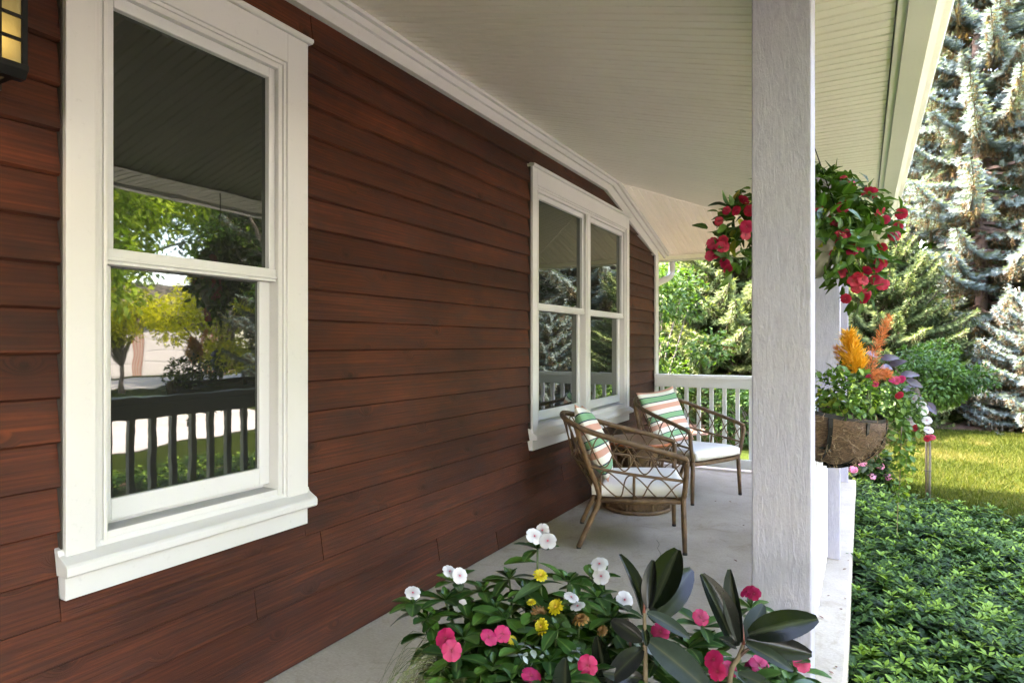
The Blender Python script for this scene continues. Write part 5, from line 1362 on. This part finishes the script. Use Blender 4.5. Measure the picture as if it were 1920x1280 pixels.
tuft_things(h1, [(*at(x, y, z), r) for x, y, z, r in ((1560, 730, 2.16, .075), (1598, 735, 2.12, .075), (1580, 712, 2.2, .06), (1620, 755, 2.15, .06), (1550, 760, 2.15, .05), (1590, 765, 2.08, .05))], 620, 'herb', .021, 0, 'red', .02, 51, stuffmat=f_decid, up=.6, droop=.0)
h2 = plant('trailing_ivy', (.02, 2.5, .93), 'leafy green vine hanging in a long tail from the outer end of the rail planter', 'vine', G)
tuft_things(h2, [(*at(x, y, z), r) for x, y, z, r in ((1660, 745, 2.3, .08), (1690, 760, 2.3, .075), (1640, 720, 2.35, .07), (1700, 795, 2.25, .055), (1715, 770, 2.35, .05), (1685, 800, 2.2, .04), (1690, 840, 2.2, .035), (1692, 870, 2.2, .032), (1690, 900, 2.2, .03), (1700, 850, 2.2, .025), (1683, 925, 2.2, .022), (1682, 948, 2.2, .014), (1712, 875, 2.2, .014), (1715, 835, 2.22, .02))], 900, 'herb', .020, 0, 'red', .02, 52, stuffmat=f_decid, up=.3, droop=.5)
stem(h2, [at(1690, 800, 2.2), at(1688, 880, 2.2), at(1683, 960, 2.2), at(1682, 1004, 2.2)], .0014, m_woody)
stem(h2, [at(1700, 800, 2.22), at(1700, 850, 2.2), at(1697, 905, 2.2)], .0012, m_stem)
def plume(label, pts, r, mat, name='celosia', seed=0, dens=1.0):
    g = np.random.default_rng(seed); root = plant(name, Vector(pts[0]), label, 'plume flower', 'celosia plumes in the rail planter'); root.location.z = .93
    stem(root, [Vector((pts[0][0], pts[0][1], .93)), pts[0]], .003, m_stem)
    P = smooth_path(pts, 10); n = len(P); mb_p = []; 
    tpos = []; td = []
    m = int(850*dens)
    for i in range(m):
        q = g.random(); k = q*(n-1); o_ = P[int(k)].lerp(P[min(n-1, int(k)+1)], k % 1); a = g.uniform(0, 6.28)
        ax = (P[-1]-P[0]).normalized(); s = ax.orthogonal().normalized(); u = ax.cross(s); rd = s*math.cos(a)+u*math.sin(a)
        R_ = r*(math.sin(math.pi*min(1, .18+.85*q))**.7); tpos.append(o_+rd*R_*g.uniform(.05, .9)**1.2); td.append(rd*.9+ax*.9)
    pos = np.array(tpos)-np.array(root.location); D = np.array(td); L = r*g.uniform(.35, 1.15, m)
    V, Fq = scatter(leaf_tpl(2, .11, .1, .35, 'oval', 1), pos, basis(D, g.normal(0, 1, (m, 3)), L))
    o = link('plume', mesh_np('plume', V, Fq, [mat], extra={'rad': np.full(len(V), .8)}), root); o['kind'] = 'stuff'
plume('golden yellow feathery celosia plume over the herb mound', [at(1603, 700, 2.2), at(1598, 668, 2.2), at(1590, 628, 2.2)], .036, p_gold, seed=1, dens=1.6)
plume('tall orange celosia plume leaning right', [at(1628, 705, 2.25), at(1640, 660, 2.25), at(1655, 625, 2.27), at(1668, 594, 2.3)], .020, p_orange, seed=2)
plume('small rust coloured celosia plume left of the golden one', [at(1590, 690, 2.24), at(1578, 668, 2.24), at(1569, 652, 2.24)], .018, p_orange, seed=3, dens=.4)
plume('short orange celosia plume leaning over the vine', [at(1632, 708, 2.2), at(1652, 700, 2.2), at(1668, 704, 2.2)], .020, p_orange, seed=4, dens=.6)
pv = plant('sweet_potato_vine', (.0, 2.62, .93), 'dark purple leaved shoot arching right from the rail planter', 'foliage plant', G)
stem(pv, [Vector((.0, 2.62, .93)), at(1645, 668, 2.4), at(1700, 715, 2.35), at(1748, 765, 2.3)], .0016, m_rstem)
for x, y, tx, ty in ((1645, 668, 1625, 655), (1652, 672, 1678, 668), (1672, 690, 1655, 684), (1690, 702, 1716, 700), (1700, 712, 1730, 722), (1712, 722, 1692, 732), (1728, 745, 1700, 736), (1738, 755, 1748, 765), (1705, 720, 1725, 740), (1668, 685, 1690, 676)):
    b_ = at(x, y, 2.36); t_ = at(tx, ty, 2.33); put('leaf', LM['purple'][0], pv, b_, t_-b_, (CAMP-b_).normalized()+Vector((0, 0, .6)), .056)
pw = plant('white_petunia', (.05, 2.55, .93), 'white flowers on the outer side of the rail planter', 'flowering plant', G)
for x, y in ((1714, 748), (1705, 785), (1733, 770), (1738, 788), (1741, 806), (1728, 760), (1708, 792)):
    q = at(x, y, 2.28); flower_at(pw, 'white', q, .018); stem(pw, [at(1695, 790, 2.3), q], .001, m_stem, 'flower_stalk', 4)
pp = plant('trailing_geranium', (.0, 2.5, .93), 'small magenta and orange red flowers among the planter vines', 'flowering plant', G)
for x, y, kd in ((1641, 720, 'pink'), (1672, 713, 'pink'), (1680, 713, 'pink'), (1689, 711, 'pink'), (1686, 741, 'red'), (1716, 802, 'red'), (1745, 820, 'red'), (1738, 822, 'red'), (1632, 706, 'red')):
    q = at(x, y, 2.22); flower_at(pp, kd, q, rr.uniform(.012, .018)); stem(pp, [at(1675, 780, 2.3), q], .001, m_stem, 'flower_stalk', 4)

# ============================================================ GARDEN PLANTS
def topiary():
    x0, y0 = .53, 6.80; root = empty('standard_shrub', (x0, y0, GZ), 0, 'small ball headed standard tree with a stake at the lawn edge', 'tree')
    zc = 1.10
    MB().tube([(0, 0, -.05), (.005, 0, .4), (-.004, .004, .85), (.01, 0, zc-.1)], [.012, .010, .009, .009], 8).obj('trunk', m_bark2, root, smooth=True)
    MB().tube([(-.022, .01, -.05), (-.020, .01, .80)], .010, 6).obj('stake', m_woody, root, smooth=True)
    for z in (.28, .62): MB().tube([(-.036+.03*math.cos(a)+.025, .005+.022*math.sin(a), z) for a in np.linspace(0, 6.28, 10)], .003, 4).obj('tie', m_rubber, root)
    cl = clumps_of((0, 0, zc), (.40, .40, .30), 34, .12, 61, .3)
    lb = MB()
    for q in cl[:16]: lb.tube(smooth_path([(0, 0, zc-.3), (q[0]*.4, q[1]*.4, zc-.1), q[:3]], 3), .004, 4, cap=False)
    lb.obj('limbs', m_bark2, root)
    crown_leaves(cl, 7500, .036, f_dark, w=.6, parent=root, seed=62, tone=.5)
topiary()
def pink_shrub():
    c = at(1624, 900, 6.15); root = empty('hydrangea', (c.x, c.y, GZ), 0, 'low shrub with pink flower heads past the end of the slab', 'shrub')
    cl = clumps_of((0, 0, .20), (.26, .2, .16), 14, .10, 71, .2)+[(-.1, .05, .1, .12), (.1, 0, .1, .12)]
    limbs_to(root, (0, 0, 0), cl, .008, m_woody, 72, fork=.3)
    crown_leaves(cl, 900, .08, f_pachy, w=.7, parent=root, seed=73, tone=.45)
    for x, y in ((1617, 868), (1635, 893), (1664, 894), (1600, 880), (1650, 874)):
        q = at(x, y, 5.95)-root.location; n = 60; g = np.random.default_rng(x); d = rand_dirs(n); P = np.array(q)+d*.036*np.array([1, 1, .75])
        V, Fq = scatter(leaf_tpl(2, .8, .1, .1, 'oval', 1), P, basis(np.cross(d, g.normal(0, 1, (n, 3))), d, np.full(n, .022)))
        link('flower_head', mesh_np('flower_head', V, Fq, [p_mauve], extra={'rad': np.full(len(V), .8)}), root)
pink_shrub()
ck = MB(); cp = [Vector(at(x, y, EYE*F/(y-646))) for x, y in ((1231, 1012), (1236, 1020), (1233, 1028), (1239, 1038), (1237, 1046), (1242, 1056))]
for q in cp: q.z = .0003
ck.tube(smooth_path(cp, 3), .0011, 4); tag(ck.obj('floor_crack', m_soil), 'short hairline crack in the concrete behind the left rubber plant', 'crack')
# fallen petals and leaf scraps on the slab
deb = simple('dead_leaf', (.16, .06, .035), .8, .4, 40)
fm = leafmesh('leaf_scrap', deb, 3, .6, .3, -.3, 'ovate', 1)
for i, (x, y) in enumerate([(1382, 1053), (1574, 1142), (1585, 1122), (1565, 1250), (1563, 1264), (1551, 1118), (1544, 1160), (1589, 1051), (1580, 1068), (1393, 985), (1340, 940), (1371, 942)]):
    zc = EYE*F/(y-646); q = at(x, y, zc); q.z = .003
    o = bpy.data.objects.new('fallen_leaf', fm); COL.objects.link(o); a = rr.uniform(0, 6)
    orient(o, q, (math.cos(a), math.sin(a), 0), (0, 0, 1), rr.uniform(.010, .022))
    tag(o, 'tiny withered leaf scrap lying on the concrete slab', 'fallen leaf', 'leaf scraps scattered on the slab')
